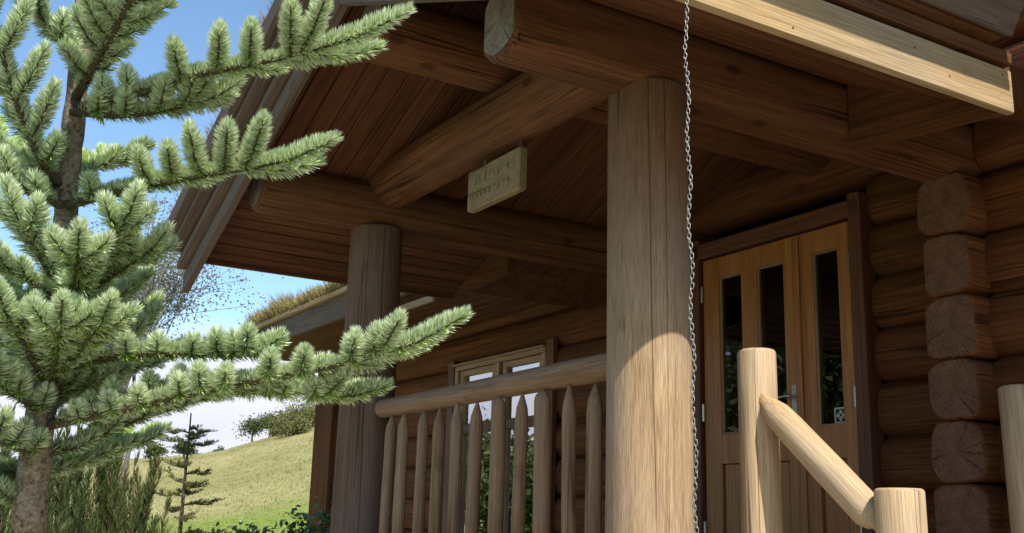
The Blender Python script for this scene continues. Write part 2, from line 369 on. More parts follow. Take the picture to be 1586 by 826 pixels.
def tube_geo(pts, rads, seg=6, V=None, Fc=None):
    V = [] if V is None else V; Fc = [] if Fc is None else Fc
    b0 = len(V); n = len(pts)
    for i, (p, r) in enumerate(zip(pts, rads)):
        d = (Vector(pts[min(i + 1, n - 1)]) - Vector(pts[max(i - 1, 0)]))
        m = frame(d if d.length > 1e-6 else (0, 0, 1), (.3, .2, 1))
        for j in range(seg):
            a = 2 * math.pi * j / seg
            V.append(tuple(Vector(p) + m @ Vector((math.cos(a) * r, math.sin(a) * r, 0))))
    for i in range(n - 1):
        for j in range(seg):
            a, c = b0 + i * seg + j, b0 + i * seg + (j + 1) % seg
            Fc.append((a, c, c + seg, a + seg))
    Fc.append(tuple(b0 + (n - 1) * seg + j for j in range(seg))); Fc.append(tuple(b0 + j for j in reversed(range(seg))))
    return V, Fc
def arrmesh(name, V, loops, starts, mats, tone=None, smooth=False):
    """fast mesh from numpy arrays"""
    me = bpy.data.meshes.new(name); me.vertices.add(len(V)); me.vertices.foreach_set('co', np.asarray(V, np.float32).ravel())
    me.loops.add(len(loops)); me.loops.foreach_set('vertex_index', np.asarray(loops, np.int32))
    me.polygons.add(len(starts)); me.polygons.foreach_set('loop_start', np.asarray(starts, np.int32))
    me.materials.append(mats)
    if smooth: me.polygons.foreach_set('use_smooth', np.ones(len(starts), bool))
    if tone is not None:
        at_ = me.attributes.new('tone', 'FLOAT', 'FACE'); at_.data.foreach_set('value', np.asarray(tone, np.float32))
    me.update(calc_edges=True); me.validate(); return me
def nrm(a): return a / np.maximum(np.linalg.norm(a, axis=-1, keepdims=True), 1e-9)
def blades(name, P, D, N, L, Wd, mat, tone, bend=None, org=(0, 0, 0), tipt=0.0):
    """many needles / grass blades: base P, direction D, face normal hint N, length L, width Wd; quad + triangle each"""
    P = np.asarray(P, float) - np.asarray(org); D = nrm(np.asarray(D, float)); n = len(P)
    S = nrm(np.cross(D, N)); L = np.asarray(L).reshape(-1, 1) * np.ones((n, 1)); Wd = np.asarray(Wd).reshape(-1, 1) * np.ones((n, 1))
    B = np.zeros_like(P) if bend is None else np.asarray(bend, float)
    V = np.empty((n, 5, 3))
    V[:, 0] = P - S * Wd * .38; V[:, 1] = P + S * Wd * .38
    m = P + D * L * .6 + B * .36; V[:, 2] = m + S * Wd * .5; V[:, 3] = m - S * Wd * .5
    V[:, 4] = P + D * L + B
    i = (np.arange(n) * 5).reshape(-1, 1)
    lp = np.concatenate([i + np.array([[0, 1, 2, 3]]), i + np.array([[3, 2, 4]])], 1).ravel()
    st = (np.arange(n).reshape(-1, 1) * 7 + np.array([[0, 4]])).ravel()
    return arrmesh(name, V.reshape(-1, 3), lp, st, mat, np.stack([np.clip(np.asarray(tone) - tipt * .7, 0, 1), np.clip(np.asarray(tone) + tipt * 1.3, 0, 1)], -1).ravel())
def leaves(name, P, D, N, L, Wd, mat, tone, org=(0, 0, 0)):
    """diamond leaves folded a little along the midrib: 2 triangles each side -> 2 quads"""
    P = np.asarray(P, float) - np.asarray(org); D = nrm(np.asarray(D, float)); n = len(P)
    S = nrm(np.cross(D, N)); U = np.cross(S, D); L = np.asarray(L).reshape(-1, 1) * np.ones((n, 1)); Wd = np.asarray(Wd).reshape(-1, 1) * np.ones((n, 1))
    V = np.empty((n, 4, 3)); V[:, 0] = P; V[:, 1] = P + D * L * .45 + S * Wd * .5 + U * Wd * .15; V[:, 2] = P + D * L; V[:, 3] = P + D * L * .45 - S * Wd * .5 + U * Wd * .15
    i = (np.arange(n) * 4).reshape(-1, 1)
    lp = np.concatenate([i + np.array([[0, 1, 2]]), i + np.array([[0, 2, 3]])], 1).ravel()
    st = (np.arange(n).reshape(-1, 1) * 6 + np.array([[0, 3]])).ravel()
    return arrmesh(name, V.reshape(-1, 3), lp, st, mat, np.repeat(np.asarray(tone), 2))
def rdir(n):
    return nrm(rng.normal(size=(n, 3)))

# ------------------------------------------------------------------ terrain (one sheet to the horizon)
GZ = -1.3; P_FRONT = 1.9
def crest_at(az):
    # az = angle of the direction from -X towards +Y; hill crest height at ~95 m
    return np.interp(az, [-1.6, -.6, -.1, .05, .216, .288, .33, .362, .5, 1.0, 1.6], [5, 5, 3.5, 3.5, 4.3, 5.4, 6.9, 8.2, 12, 14, 10])
def ghash(x, y):
    return np.sin(x * .11 + 1.3 * np.sin(y * .07)) * np.cos(y * .13 + 1.1 * np.sin(x * .05)) + .5 * np.sin(x * .31 + y * .23) * np.cos(y * .29 - x * .17)
def gheight(x, y):
    x = np.asarray(x, float); y = np.asarray(y, float)
    dx, dy = x - CAM.x, y - CAM.y; d = np.hypot(dx, dy); az = np.arctan2(dy, -dx)
    c = crest_at(np.clip(az, -1.6, 1.6))
    t = np.clip((d - 24) / (98 - 24), 0, 1); s = t * t * (3 - 2 * t) * .55 + t * .45
    h = GZ + (c - GZ) * s - np.clip(d - 110, 0, 400) * .02
    return h + ghash(x, y) * .35 * np.clip((d - 25) / 40, 0, 1)
rs = np.concatenate([np.linspace(0, 24, 13), np.linspace(26, 120, 80), np.geomspace(126, 3000, 24)]); na = 300
aa = np.linspace(0, 2 * np.pi, na, endpoint=False)
R_, A_ = np.meshgrid(rs, aa, indexing='ij')
gx, gy = CAM.x + R_ * np.cos(A_), CAM.y + R_ * np.sin(A_)
gv = np.stack([gx, gy, gheight(gx, gy)], -1).reshape(-1, 3)
ii, jj = np.meshgrid(np.arange(len(rs) - 1), np.arange(na), indexing='ij'); j2 = (jj + 1) % na
q = np.stack([ii * na + jj, (ii + 1) * na + jj, (ii + 1) * na + j2, ii * na + j2], -1).reshape(-1, 4)
go = link('hillside', arrmesh('hillside', gv, q.ravel(), np.arange(len(q)) * 4, GROUND, smooth=True)); go['kind'] = 'structure'

def gravel_mat():
    s = NT('pale_bounce_gravel'); geo = s.n('ShaderNodeNewGeometry').outputs['Position']
    v = s.n('ShaderNodeTexVoronoi', {'Vector': geo, 'Scale': 55.}); n1 = s.n('ShaderNodeTexNoise', {'Vector': geo, 'Scale': 2., 'Detail': 5.}).outputs['Fac']
    c = s.mix(s.n('ShaderNodeSeparateColor', {0: v.outputs['Color']}).outputs[0], (.34, .295, .235), (.56, .495, .415))
    c = s.mix(s.n('ShaderNodeMapRange', {0: n1, 1: .45, 2: .7, 3: 0., 4: .5}).outputs[0], c, (.25, .21, .15))
    s.bsdf(c, .95, s.n('ShaderNodeBump', {'Strength': .7, 'Distance': .012, 'Height': v.outputs['Distance']}).outputs[0], .1); return s.m
gr_x, gr_y = np.meshgrid(np.linspace(-9, 13, 45), np.linspace(-8, P_FRONT, 25), indexing='ij')
gr = np.stack([gr_x, gr_y, GZ + .012 + .006 * np.sin(gr_x * 3) * np.sin(gr_y * 2.7)], -1).reshape(-1, 3)
ii, jj = np.meshgrid(np.arange(44), np.arange(24), indexing='ij'); a_ = ii * 25 + jj
q = np.stack([a_, a_ + 25, a_ + 26, a_ + 1], -1).reshape(-1, 4)
o = link('bounce_gravel_sheet', arrmesh('bounce_gravel_sheet', gr, q.ravel(), np.arange(len(q)) * 4, gravel_mat(), smooth=True)); o['kind'] = 'structure'  # unseen gravel added to bounce neutral light up into the porch

# ------------------------------------------------------------------ cabin dimensions
P = 2.212; PW = 2.6047; AX = -1.118; XR = .912; XL = -3.517
SL = .4; SR = (SL * (AX - XL)) / (XR - AX)
def soff(x): return 1.83 + (SL * (x - XL) if x < AX else SR * (XR - x))

# ------------------------------------------------------------------ porch
porch = root('porch', 'open timber porch with fat log posts and gabled turf roof before the log cabin', 'porch', (0, 0, GZ))
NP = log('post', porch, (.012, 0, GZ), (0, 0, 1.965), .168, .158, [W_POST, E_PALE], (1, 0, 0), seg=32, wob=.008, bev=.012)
NP['label'] = 'thick pale near post, sunlit on its lower half'
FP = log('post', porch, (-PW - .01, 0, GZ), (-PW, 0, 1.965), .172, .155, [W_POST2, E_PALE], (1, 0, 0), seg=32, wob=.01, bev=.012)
FP['label'] = 'grey far post in shade'
log('purlin_log', porch, (0, -.70, 2.085), (0.02, P + .3, 2.085), .165, .165, [W_BEAM, E_GREY], seg=28, wob=.018, bev=.03, flat=(.17, .13))
log('purlin_log', porch, (-PW, -.77, 2.10), (-PW, P + .3, 2.10), .15, .165, [W_BEAM, E_GREY], seg=28, wob=.018, bev=.03)
log('ridge_log', porch, (AX - .03, -.74, 2.515), (AX - .03, P + .3, 2.515), .165, .165, [W_BEAM, E_GREY], seg=24, wob=.018, bev=.03)
log('tie_beam', porch, (-PW - .3, 0.03, 2.225), (.1, 0.03, 2.225), .15, .15, [W_BEAM, E_GREY], seg=28, wob=.025, bev=.03)
# soffit: planks along the eaves outside the purlins, planks up the slope inside them
th = .018
nl, nr = math.atan(SL), math.atan(SR)
x = XL + .012; wl = .098
while x < -2.66:
    xc = x + wl * math.cos(nl) / 2
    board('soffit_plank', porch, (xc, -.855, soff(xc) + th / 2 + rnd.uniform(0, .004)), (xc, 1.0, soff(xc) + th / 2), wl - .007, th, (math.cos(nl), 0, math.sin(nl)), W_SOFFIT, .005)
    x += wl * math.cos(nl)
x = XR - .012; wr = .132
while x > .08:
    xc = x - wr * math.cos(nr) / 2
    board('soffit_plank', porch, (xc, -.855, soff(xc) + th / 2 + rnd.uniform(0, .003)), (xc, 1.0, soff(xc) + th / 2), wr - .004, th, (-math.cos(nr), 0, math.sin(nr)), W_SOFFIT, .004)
    x -= wr * math.cos(nr)
pw = .116
ml = box_mesh('ceiling_plank', pw - .006, th, (AX - .012 + 2.66) / math.cos(nl), W_SOFFIT, .005)
mr_ = box_mesh('ceiling_plank', pw - .006, th, (-.02 - AX - .012 + .08) / math.cos(nr), W_SOFFIT, .005)
y = -.80
while y < P + .1:
    for side in (0, 1):
        o = link('ceiling_plank', ml if side == 0 else mr_, porch)
        dz = rnd.uniform(.0, .005)
        if side == 0: a = Vector((-2.66, y, soff(-2.66) + th / 2 + dz)); d = Vector((math.cos(nl), 0, math.sin(nl)))
        else: a = Vector((.06, y, soff(.06) + th / 2 + dz)); d = Vector((-math.cos(nr), 0, math.sin(nr)))
        Mx = frame(d, (0, 1, 0)).to_4x4(); Mx.translation = a; place(o, Mx)
    y += pw
# rake boards: four stepped layers on either slope; dark strips between are painted-in shade
for (zt_, zb_, yf, rm) in ((2.05, 1.938, -1.04, W_RAKE), (1.935, 1.900, -.985, W_SHADESTRIP), (1.897, 1.862, -1.0, W_RAKE), (1.859, 1.802, -.935, W_SHADESTRIP), (1.799, 1.752, -.95, W_RAKE), (1.749, 1.722, -.89, W_SHADESTRIP), (1.719, 1.61, -.905, W_RAKE)):
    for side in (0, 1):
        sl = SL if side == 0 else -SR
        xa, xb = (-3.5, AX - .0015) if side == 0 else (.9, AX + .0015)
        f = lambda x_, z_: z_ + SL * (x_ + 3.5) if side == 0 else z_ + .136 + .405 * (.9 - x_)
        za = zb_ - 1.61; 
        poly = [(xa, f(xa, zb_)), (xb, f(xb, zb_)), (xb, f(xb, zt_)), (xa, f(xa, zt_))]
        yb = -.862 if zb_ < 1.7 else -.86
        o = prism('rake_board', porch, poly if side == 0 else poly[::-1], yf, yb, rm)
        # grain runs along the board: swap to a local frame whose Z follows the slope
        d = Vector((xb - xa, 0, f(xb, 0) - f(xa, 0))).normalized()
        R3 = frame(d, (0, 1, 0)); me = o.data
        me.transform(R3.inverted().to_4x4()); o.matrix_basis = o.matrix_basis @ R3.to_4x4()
# eave fascias, battens, kerb and closing boards
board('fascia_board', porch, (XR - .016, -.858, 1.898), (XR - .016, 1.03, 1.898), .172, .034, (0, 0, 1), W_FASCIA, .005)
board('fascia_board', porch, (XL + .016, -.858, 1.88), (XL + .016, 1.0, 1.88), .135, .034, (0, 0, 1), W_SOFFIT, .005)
board('eave_batten', porch, (.885, -.858, 2.034), (.885, 1.035, 2.034), .058, .07, (0, 0, 1), W_BEAM, .008)
kd = Vector((.063, 0, .117)).normalized(); kn = Vector((kd.z, 0, -kd.x))
k0 = Vector((.962, 0, 2.085)) + kd * .15
board('kerb_board', porch, (k0.x, -.86, k0.z), (k0.x, .95, k0.z), .30, .045, kd, W_RAKE, .006)
board('kerb_bearer', porch, (.925, -.86, 2.105), (.925, .92, 2.105), .07, .07, (0, 0, 1), W_BEAM, .008)
# closing boards at the house end of both overhangs
def closing(x0, x1, yy):
    top = [(x0, soff(x0) - .002), (x1, soff(x1) - .002)]
    lo, hi = (x0, x1) if x0 < x1 else (x1, x0)
    poly = [(lo, 1.825), (hi, 1.825), (hi, soff(hi) - .003), (lo, soff(lo) - .003)]
    return prism('closing_board', porch, poly, yy, yy + .03, W_SOFFIT)
prism('closing_board', porch, [(.15, 1.885), (XR - .035, 1.822), (XR - .035, soff(XR - .035) + .02), (.15, soff(.15) + .02)], 1.003, 1.035, W_SOFFIT)
prism('closing_board', porch, [(XL + .035, 1.822), (-2.74, 1.87), (-2.74, soff(-2.74) + .02), (XL + .035, soff(XL + .035) + .02)], 1.003, 1.035, W_SOFFIT)
for o in [c for c in porch.children if c.name.startswith('closing_board')]:      # grain runs along the board
    R3 = frame((1, 0, -.08), (0, 1, 0)); o.data.transform(R3.inverted().to_4x4()); o.matrix_basis = o.matrix_basis @ R3.to_4x4()
# roof deck above the soffit
prism('roof_deck', porch, [(XL + .05, soff(XL + .05) + .03), (AX - .002, soff(AX) + .03), (AX - .002, 2.03 + SL * (AX + 3.5)), (XL + .05, 2.03 + SL * (XL + .05 + 3.5))], -.855, P + 1, W_SOFFIT)
prism('roof_deck', porch, [(AX + .002, soff(AX) + .03), (XR - .06, soff(XR - .06) + .03), (XR - .06, 2.03 + SR * (.06)), (AX + .002, 2.03 + SL * (AX + 3.5))], -.855, P + 1, W_SOFFIT)
# turf on the porch roof
def turf_sheet(name, parent, fz, x0, x1, y0, y1, nx, ny, hgt=.05):
    xs = np.linspace(x0, x1, nx); ys = np.linspace(y0, y1, ny); X, Y = np.meshgrid(xs, ys, indexing='ij')
    Z = fz(X) + hgt * (rng.random(X.shape) - .3)
    V = np.stack([X, Y, Z], -1).reshape(-1, 3); i, j = np.meshgrid(np.arange(nx - 1), np.arange(ny - 1), indexing='ij')
    a = (i * ny + j); qd = np.stack([a, a + ny, a + ny + 1, a + 1], -1).reshape(-1, 4)
    return V, qd
tz = lambda X: np.where(X < AX, 2.10 + SL * (X + 3.5), 2.10 + SR * (.9 - X)) 
V1, q1 = turf_sheet('turf', porch, lambda X: np.minimum(tz(X), 3.02) + np.where(X > 1.0, .20 * np.clip((X - 1.0) / .1, 0, 1) , .04), -3.46, .93, -.97, .98, 40, 30)
board('shadow_casting_board', porch, (1.165, -.97, 2.335), (1.165, .97, 2.335), .20, .03, (1, 0, -.38), W_BEAM, .005)  # unseen board added past the eave to throw its shadow on fascia and post
qt = q1
Vt = V1 - np.array([0, 0, GZ])
to = link('turf', arrmesh('turf', Vt, qt.ravel(), np.arange(len(qt)) * 4, TURF, smooth=True), porch); to['kind'] = 'stuff'
# grass along the rake and on the roof
n = 5200; t = rng.random(n); gxs = -3.5 + t * 2.3; gys = -1.02 + np.abs(rng.normal(0, .28, n)); gy_front = rng.random(n) < .45
gys = np.where(gy_front, -1.03 + rng.random(n) * .06, gys); gzs = 2.05 + SL * (gxs + 3.5) + np.where(gys < -.98, -.01, .05)
clump = np.sin(gxs * 9) * np.sin(gxs * 23 + 1) > -.15
L = (.03 + .11 * rng.random(n) ** 2) * np.where(clump, 1, .45); D = np.stack([rng.normal(0, .35, n), rng.normal(0, .35, n) - .1, np.ones(n)], -1)
g1 = blades('turf_grass', np.stack([gxs, gys, gzs], -1), D, rdir(n), L, .004, PINKGRASS, rng.random(n), np.stack([rng.normal(0, .02, n), rng.normal(0, .02, n), -.01 * np.ones(n)], -1), (0, 0, GZ))
go_ = link('turf_grass', g1, porch); go_['kind'] = 'stuff'
# tall seed stalks on the rake top
n = 90; gxs = np.concatenate([rng.uniform(-3.3, -2.2, 50), rng.uniform(-2.0, -1.4, 40)]); gys = -1.0 + rng.random(n) * .25
D = np.stack([rng.normal(-.1, .25, n), rng.normal(0, .25, n), np.ones(n)], -1)
o = link('seed_stalk', blades('seed_stalk', np.stack([gxs, gys, 2.06 + SL * (gxs + 3.5)], -1), D, rdir(n), .1 + .16 * rng.random(n), .005, PINKGRASS, rng.random(n) * .6, None, (0, 0, GZ)), porch); o['kind'] = 'stuff'
# floor
x0, x1 = -PW - .2, .22; fb = box_mesh('floor_board', .14, .03, x1 - x0, W_RAIL, .004)
y = -.14
while y < P:
    o = link('floor_board', fb, porch); Mx = frame((1, 0, 0), (0, 1, 0)).to_4x4(); Mx.translation = (x0, y, -.015 + rnd.uniform(-.002, .002)); place(o, Mx); y += .147
board('floor_beam', porch, (x0, -.15, -.14), (x1, -.15, -.14), .2, .09, (0, 0, 1), W_BEAM)
board('floor_beam', porch, (x1 - .045, -.1, -.14), (x1 - .045, P, -.14), .2, .09, (0, 0, 1), W_BEAM)

# ------------------------------------------------------------------ log cabin
cabin = root('log_cabin', 'dark stained log cabin with a low turf roof, half glazed door and stacked log corner', 'cabin', (-4, P, GZ))
LM = [W_LOG, E_DARK]
wy = P + .135
DX0, DX1 = -2.30, -.775     # door opening incl. architrave
WX0, WX1, WZ0, WZ1 = -5.56, -4.03, -.1, 1.70
LX0, LX1 = -8.62, 6.0
zs_ = [-1.16 + .297 * i for i in range(14)]
for i, z in enumerate(zs_):
    zc = z; top = zc + .15; spans = []
    if zc > 2.16: spans = [(LX0, LX1)]
    elif zc > 1.72: spans = [(LX0, DX0), (DX1, LX1)]
    elif zc > -.2: spans = [(LX0, WX0), (WX1, DX0), (DX1, LX1)]
    else: spans = [(LX0, LX1)]
    for (a, b) in spans:
        cuts = [(a, .10, wy), (.15, b, 1.885 + .135)] if b == LX1 else [(a, b, wy)]
        for (c, d, yy) in cuts:
            log('wall_log', cabin, (c, yy, zc), (d, yy, zc), .157 + rnd.uniform(-.003, .003), .155 + rnd.uniform(-.003, .003), LM, seg=24, wob=.012, bev=.012, rings=max(5, int((d - c) / .5)), sup=3.1)
# stacked corner of the cross wall
zb = [1.945, 1.655, 1.36, 1.06, .775, .49, .185, -.11, -.41, -.70, -1.0, -1.3]
for i in range(len(zb) - 1):
    h = zb[i] - zb[i + 1]; zc = (zb[i] + zb[i + 1]) / 2; xc = .035 - .015 * (1.9 - zc) + rnd.uniform(-.012, .012)
    log('corner_log', cabin, (xc, P - .45 + rnd.uniform(-.015, .02), zc), (xc, P + .6, zc), h / 2 + .004, h / 2 + .004, [W_LOG, E_DARK], (0, 0, 1), seg=44, wob=.03, bev=.012, rings=5, sup=3.0 + rnd.uniform(-.4, .5), flat=(h / 2 - .001, .14 + rnd.uniform(-.012, .014)))
for zz in (1.2,):
    pass
# left end corner board
board('corner_board', cabin, (-8.55, P - .1, GZ), (-8.55, P - .1, 2.3), .52, .10, (1, 0, 0), W_LOG)
# side wall logs going back, and a back wall
for i, z in enumerate(zs_[:12]):
    log('wall_log', cabin, (-8.45, P + .2, z + .14), (-8.45, P + 5.2, z + .14), .16, .16, LM, seg=12, wob=.01, bev=.01, rings=5)
    log('wall_log', cabin, (-8.5, P + 5.2, z), (6, P + 5.2, z), .16, .16, LM, seg=12, wob=.01, bev=.01, rings=5)
prism('inner_floor', cabin, [(-8.3, -.1), (6, -.1), (6, -.03), (-8.3, -.03)], P + .3, P + 5.05, W_SOFFIT)
prism('inner_partition', cabin, [(-.6, -.02), (-.55, -.02), (-.55, 2.3), (-.6, 2.3)], P + .31, P + 5.0, W_SOFFIT)
prism('inner_partition', cabin, [(-3.3, -.02), (-3.25, -.02), (-3.25, 2.3), (-3.3, 2.3)], P + .31, P + 5.0, W_SOFFIT)
prism('inner_ceiling', cabin, [(-8.3, 2.32), (6, 2.32), (6, 2.36), (-8.3, 2.36)], P + .3, P + 5.05, W_SOFFIT)
# main roof: low pitch, eave in front of the wall, broken by the porch
EY = 1.05; RP = .14
def mz(y): return 2.235 + RP * (y - EY)
def roof_slab(name, xa, xb, y0, y1, z0, z1, thick, mat):
    V = [(xa, y0, z0), (xb, y0, z0), (xb, y1, z1), (xa, y1, z1)]; V += [(a, b, c + thick) for a, b, c in V]
    c0 = Vector(V[0]); V = [Vector(v) - c0 for v in V]
    o = link(name, mesh(name, V, [(3, 2, 1, 0), (4, 5, 6, 7), (0, 1, 5, 4), (1, 2, 6, 5), (2, 3, 7, 6), (3, 0, 4, 7)], mat), cabin)
    return place(o, Matrix.Translation(c0))
RX0 = -8.80
roof_slab('roof_deck', RX0, XL - .06, EY + .045, P + 2.6, mz(EY), mz(P + 2.6), .06, W_SOFFIT)
roof_slab('roof_deck', XL - .058, XL + .35, 1.06, P + 2.6, mz(1.06) - .004, mz(P + 2.6) - .004, .06, W_SOFFIT)
roof_slab('roof_deck', RX0, 6.5, P + 1.0, P + 2.6, mz(P + 1.0) + .062, mz(P + 2.6) + .062, .03, W_SOFFIT)
roof_slab('roof_deck', RX0, 6.5, P + 2.6, P + 6.2, mz(P + 2.6), mz(EY) - .05, .06, W_SOFFIT)
roof_slab('roof_deck', XR + .08, 6.5, EY + .045, P + 2.6, mz(EY), mz(P + 2.6), .06, W_SOFFIT)
board('fascia_board', cabin, (RX0, EY + .02, 2.118), (XL - .07, EY + .02, 2.118), .215, .04, (0, 0, 1), W_RAKE, .005)
board('fascia_board', cabin, (XR + .16, EY + .02, 2.118), (6.5, EY + .02, 2.118), .215, .04, (0, 0, 1), W_BEAM, .005)
board('kerb_board', cabin, (RX0, EY - .018, 2.245), (XL - .06, EY - .018, 2.245), .045, .05, (0, 0, 1), W_FASCIA, .005)
# soffit boards under the main eave (along the eave)
for (xa, xb) in ((RX0 + .03, XL - .05), (XR + .02, 6.4)):
    sb = box_mesh('soffit_plank', .118, .02, xb - xa, W_SOFFIT, .004)
    y = EY + .11
    while y < P + .05:
        o = link('soffit_plank', sb, cabin); Mx = frame((1, 0, 0), (0, 1, 0)).to_4x4(); Mx.translation = (xa, y, 2.035 + rnd.uniform(0, .003)); place(o, Mx); y += .124
board('lower_eave_board', cabin, (-5.1, EY + .01, 1.90), (-3.9, EY + .01, 1.90), .055, .03, (0, 0, 1), W_FASCIA, .005)
# turf and grass on the main roof
V2, q2 = turf_sheet('turf', cabin, lambda X: X * 0, 0, 1, 0, 1, 70, 22)
V2[:, 1] = EY + .0 + V2[:, 1] * (P + 2.6 - EY); V2[:, 0] = RX0 + V2[:, 0] * (XL - .1 - RX0); V2[:, 2] = V2[:, 2] + mz(V2[:, 1]) + .09
Vt = V2 - np.array([-4, P, GZ])
to = link('turf', arrmesh('turf', Vt, q2.ravel(), np.arange(len(q2)) * 4, TURF, smooth=True), cabin); to['kind'] = 'stuff'
n = 17000; gxs = rng.uniform(RX0 - .03, XL - .1, n); gys = EY - .02 + np.abs(rng.normal(0, .3, n)); gzs = mz(gys) + .05
edge = np.clip((gxs - RX0) / .5, .35, 1)
L = (.09 + .19 * rng.random(n)) * (.75 + .35 * np.sin(gxs * 5.3) * np.sin(gxs * 2.1 + 1)) * edge
D = np.stack([rng.normal(-.1, .35, n), rng.normal(-.15, .35, n), np.ones(n)], -1)
o = link('turf_grass', blades('turf_grass', np.stack([gxs, gys, gzs], -1), D, rdir(n), L, .006, DRYGRASS, rng.random(n), np.stack([rng.normal(0, .02, n), rng.normal(-.01, .02, n), -.012 * np.ones(n)], -1), (-4, P, GZ)), cabin); o['kind'] = 'stuff'

# door: architrave, two leaves, panes, panels, hinges, handle, sticker
yd = P - .03
fr = link('door_frame', box_mesh('door_frame', .085, .12, 2.15, W_FRAME, .006), cabin); Mx = frame((0, 0, 1), (1, 0, 0)).to_4x4(); Mx.translation = (-.822, P - .02, 0); place(fr, Mx)
fr = link('door_frame', fr.data, cabin); Mx.translation = (-2.185, P - .02, 0); place(fr, Mx)
board('door_frame', cabin, (-2.225, P - .02, 2.065), (-.78, P - .02, 2.065), .10, .12, (0, 0, 1), W_FRAME, .006)
def leaf(xa, xb, panes, panels, label):
    """joined stiles and rails; panes and panels are sub-parts"""
    zt_, zb_ = 2.0, .02; bars = []
    xs = [xa]; 
    for a, b in panes: xs += [a, b]
    xs.append(xb)
    for k in range(0, len(xs), 2): bars.append((xs[k], xs[k + 1], zb_, zt_))
    for a, b in panes: bars += [(a, b, 1.865, zt_), (a, b, .66, .845), (a, b, zb_, .16)]
    V, Fc = [], []
    for (a, b, c, d) in bars:
        b0 = len(V); e = .003
        for yy, m in ((yd - .022, e), (yd - .019, 0), (yd + .022, 0)):
            V += [(a + m, yy, c + m), (b - m, yy, c + m), (b - m, yy, d - m), (a + m, yy, d - m)]
        Fc.append((b0, b0 + 1, b0 + 2, b0 + 3)); Fc.append((b0 + 11, b0 + 10, b0 + 9, b0 + 8))
        for l in (0, 4):
            for j in range(4): Fc.append((b0 + l + j, b0 + l + 4 + j, b0 + l + 4 + (j + 1) % 4, b0 + l + (j + 1) % 4))
    c0 = Vector((xa, yd, 0)); V = [Vector(v) - c0 for v in V]
    o = link('door_leaf', mesh('door_leaf', V, Fc, W_DOOR), cabin); place(o, Matrix.Translation(c0)); o['label'] = label
    for a, b in panes:
        g = link('pane', mesh('pane', [(a - .01, yd + .002, .835), (b + .01, yd + .002, .835), (b + .01, yd + .002, 1.875), (a - .01, yd + .002, 1.875), (a - .01, yd + .012, .835), (b + .01, yd + .012, .835), (b + .01, yd + .012, 1.875), (a - .01, yd + .012, 1.875)],
                 [(0, 1, 2, 3), (7, 6, 5, 4), (0, 4, 5, 1), (1, 5, 6, 2), (2, 6, 7, 3), (3, 7, 4, 0)], GLASS_DOOR), o); place(g, Matrix.Identity(4))
        # glazing beads round the pane
        for (p, q_, wd) in (((a + .006, .848), (a + .006, 1.862), (1, 0, 0)), ((b - .006, .848), (b - .006, 1.862), (1, 0, 0)), ((a + .012, .851), (b - .012, .851), (0, 0, 1)), ((a + .012, 1.859), (b - .012, 1.859), (0, 0, 1))):
            board('glazing_bead', o, (p[0], yd - .006, p[1]), (q_[0], yd - .006, q_[1]), .011, .016, wd, W_WIN, .003)
    for a, b in panels:
        board('panel', o, ((a + b) / 2, yd + .004, .163), ((a + b) / 2, yd + .004, .657), b - a - .03, .03, (1, 0, 0), W_DOOR, .012)
        board('panel', o, ((a + b) / 2, yd + .013, .150), ((a + b) / 2, yd + .013, .67), b - a + .008, .012, (1, 0, 0), W_DOOR, .002)
    return o
lf = leaf(-2.125, -1.272, [(-1.975, -1.765), (-1.631, -1.399)], [(-1.975, -1.765), (-1.631, -1.399)], 'wide left leaf with two long panes')
rf = leaf(-1.268, -.888, [(-1.169, -.972)], [(-1.169, -.972)], 'narrow right leaf with one long pane')
board('astragal', lf, (-1.29, yd - .03, .03), (-1.29, yd - .03, 1.985), .05, .014, (1, 0, 0), W_DOOR, .004)
for (lv, xx) in ((lf, -2.128), (rf, -.882)):
    for zz in (1.77, .99, .25):
        V, Fc = tube_geo([(xx, yd - .032, zz - .055), (xx, yd - .032, zz + .055)], [.009, .009], 10)
        h = link('hinge', mesh('hinge', V, Fc, CHROME, smooth=False), lv); place(h, Matrix.Identity(4))
board('handle_plate', lf, (-1.335, yd - .027, .88), (-1.335, yd - .027, 1.10), .042, .008, (1, 0, 0), CHROME, .003)
V, Fc = tube_geo([(-1.335, yd - .03, 1.03), (-1.335, yd - .075, 1.03), (-1.345, yd - .083, 1.03), (-1.40, yd - .083, 1.028), (-1.455, yd - .078, 1.022)], [.010, .010, .010, .009, .008], 10)
h = link('handle', mesh('handle', V, Fc, CHROME, smooth=True), lf); place(h, Matrix.Identity(4))
# knot-work sticker at the foot of the right pane
V, Fc = [], []
sx_, sz_, sy_ = -1.018, .90, yd - .0
def ring(cx, cz, r, wd, V, Fc, yy, seg=20):
    b0 = len(V)
    for j in range(seg):
        a = 2 * math.pi * j / seg
        for q_ in (r - wd, r + wd): V.append((cx + q_ * math.cos(a), yy, cz + q_ * math.sin(a)))
    for j in range(seg):
        k = (j + 1) % seg; Fc.append((b0 + 2 * j, b0 + 2 * k, b0 + 2 * k + 1, b0 + 2 * j + 1))
for dx in (-.02, .02):
    for dz in (-.02, .02): ring(sx_ + dx, sz_ + dz, .019, .0026, V, Fc, sy_ - .0012 - .0004 * (dx > 0) - .0002 * (dz > 0))
ring(sx_, sz_, .022, .0026, V, Fc, sy_ - .0022)
for (a, b, c, d) in ((-.045, .045, .039, .045), (-.045, .045, -.045, -.039), (-.045, -.039, -.038, .038), (.039, .045, -.038, .038)):
    b0 = len(V); V += [(sx_ + a, sy_ - .001, sz_ + c), (sx_ + b, sy_ - .001, sz_ + c), (sx_ + b, sy_ - .001, sz_ + d), (sx_ + a, sy_ - .001, sz_ + d)]; Fc.append((b0, b0 + 1, b0 + 2, b0 + 3))
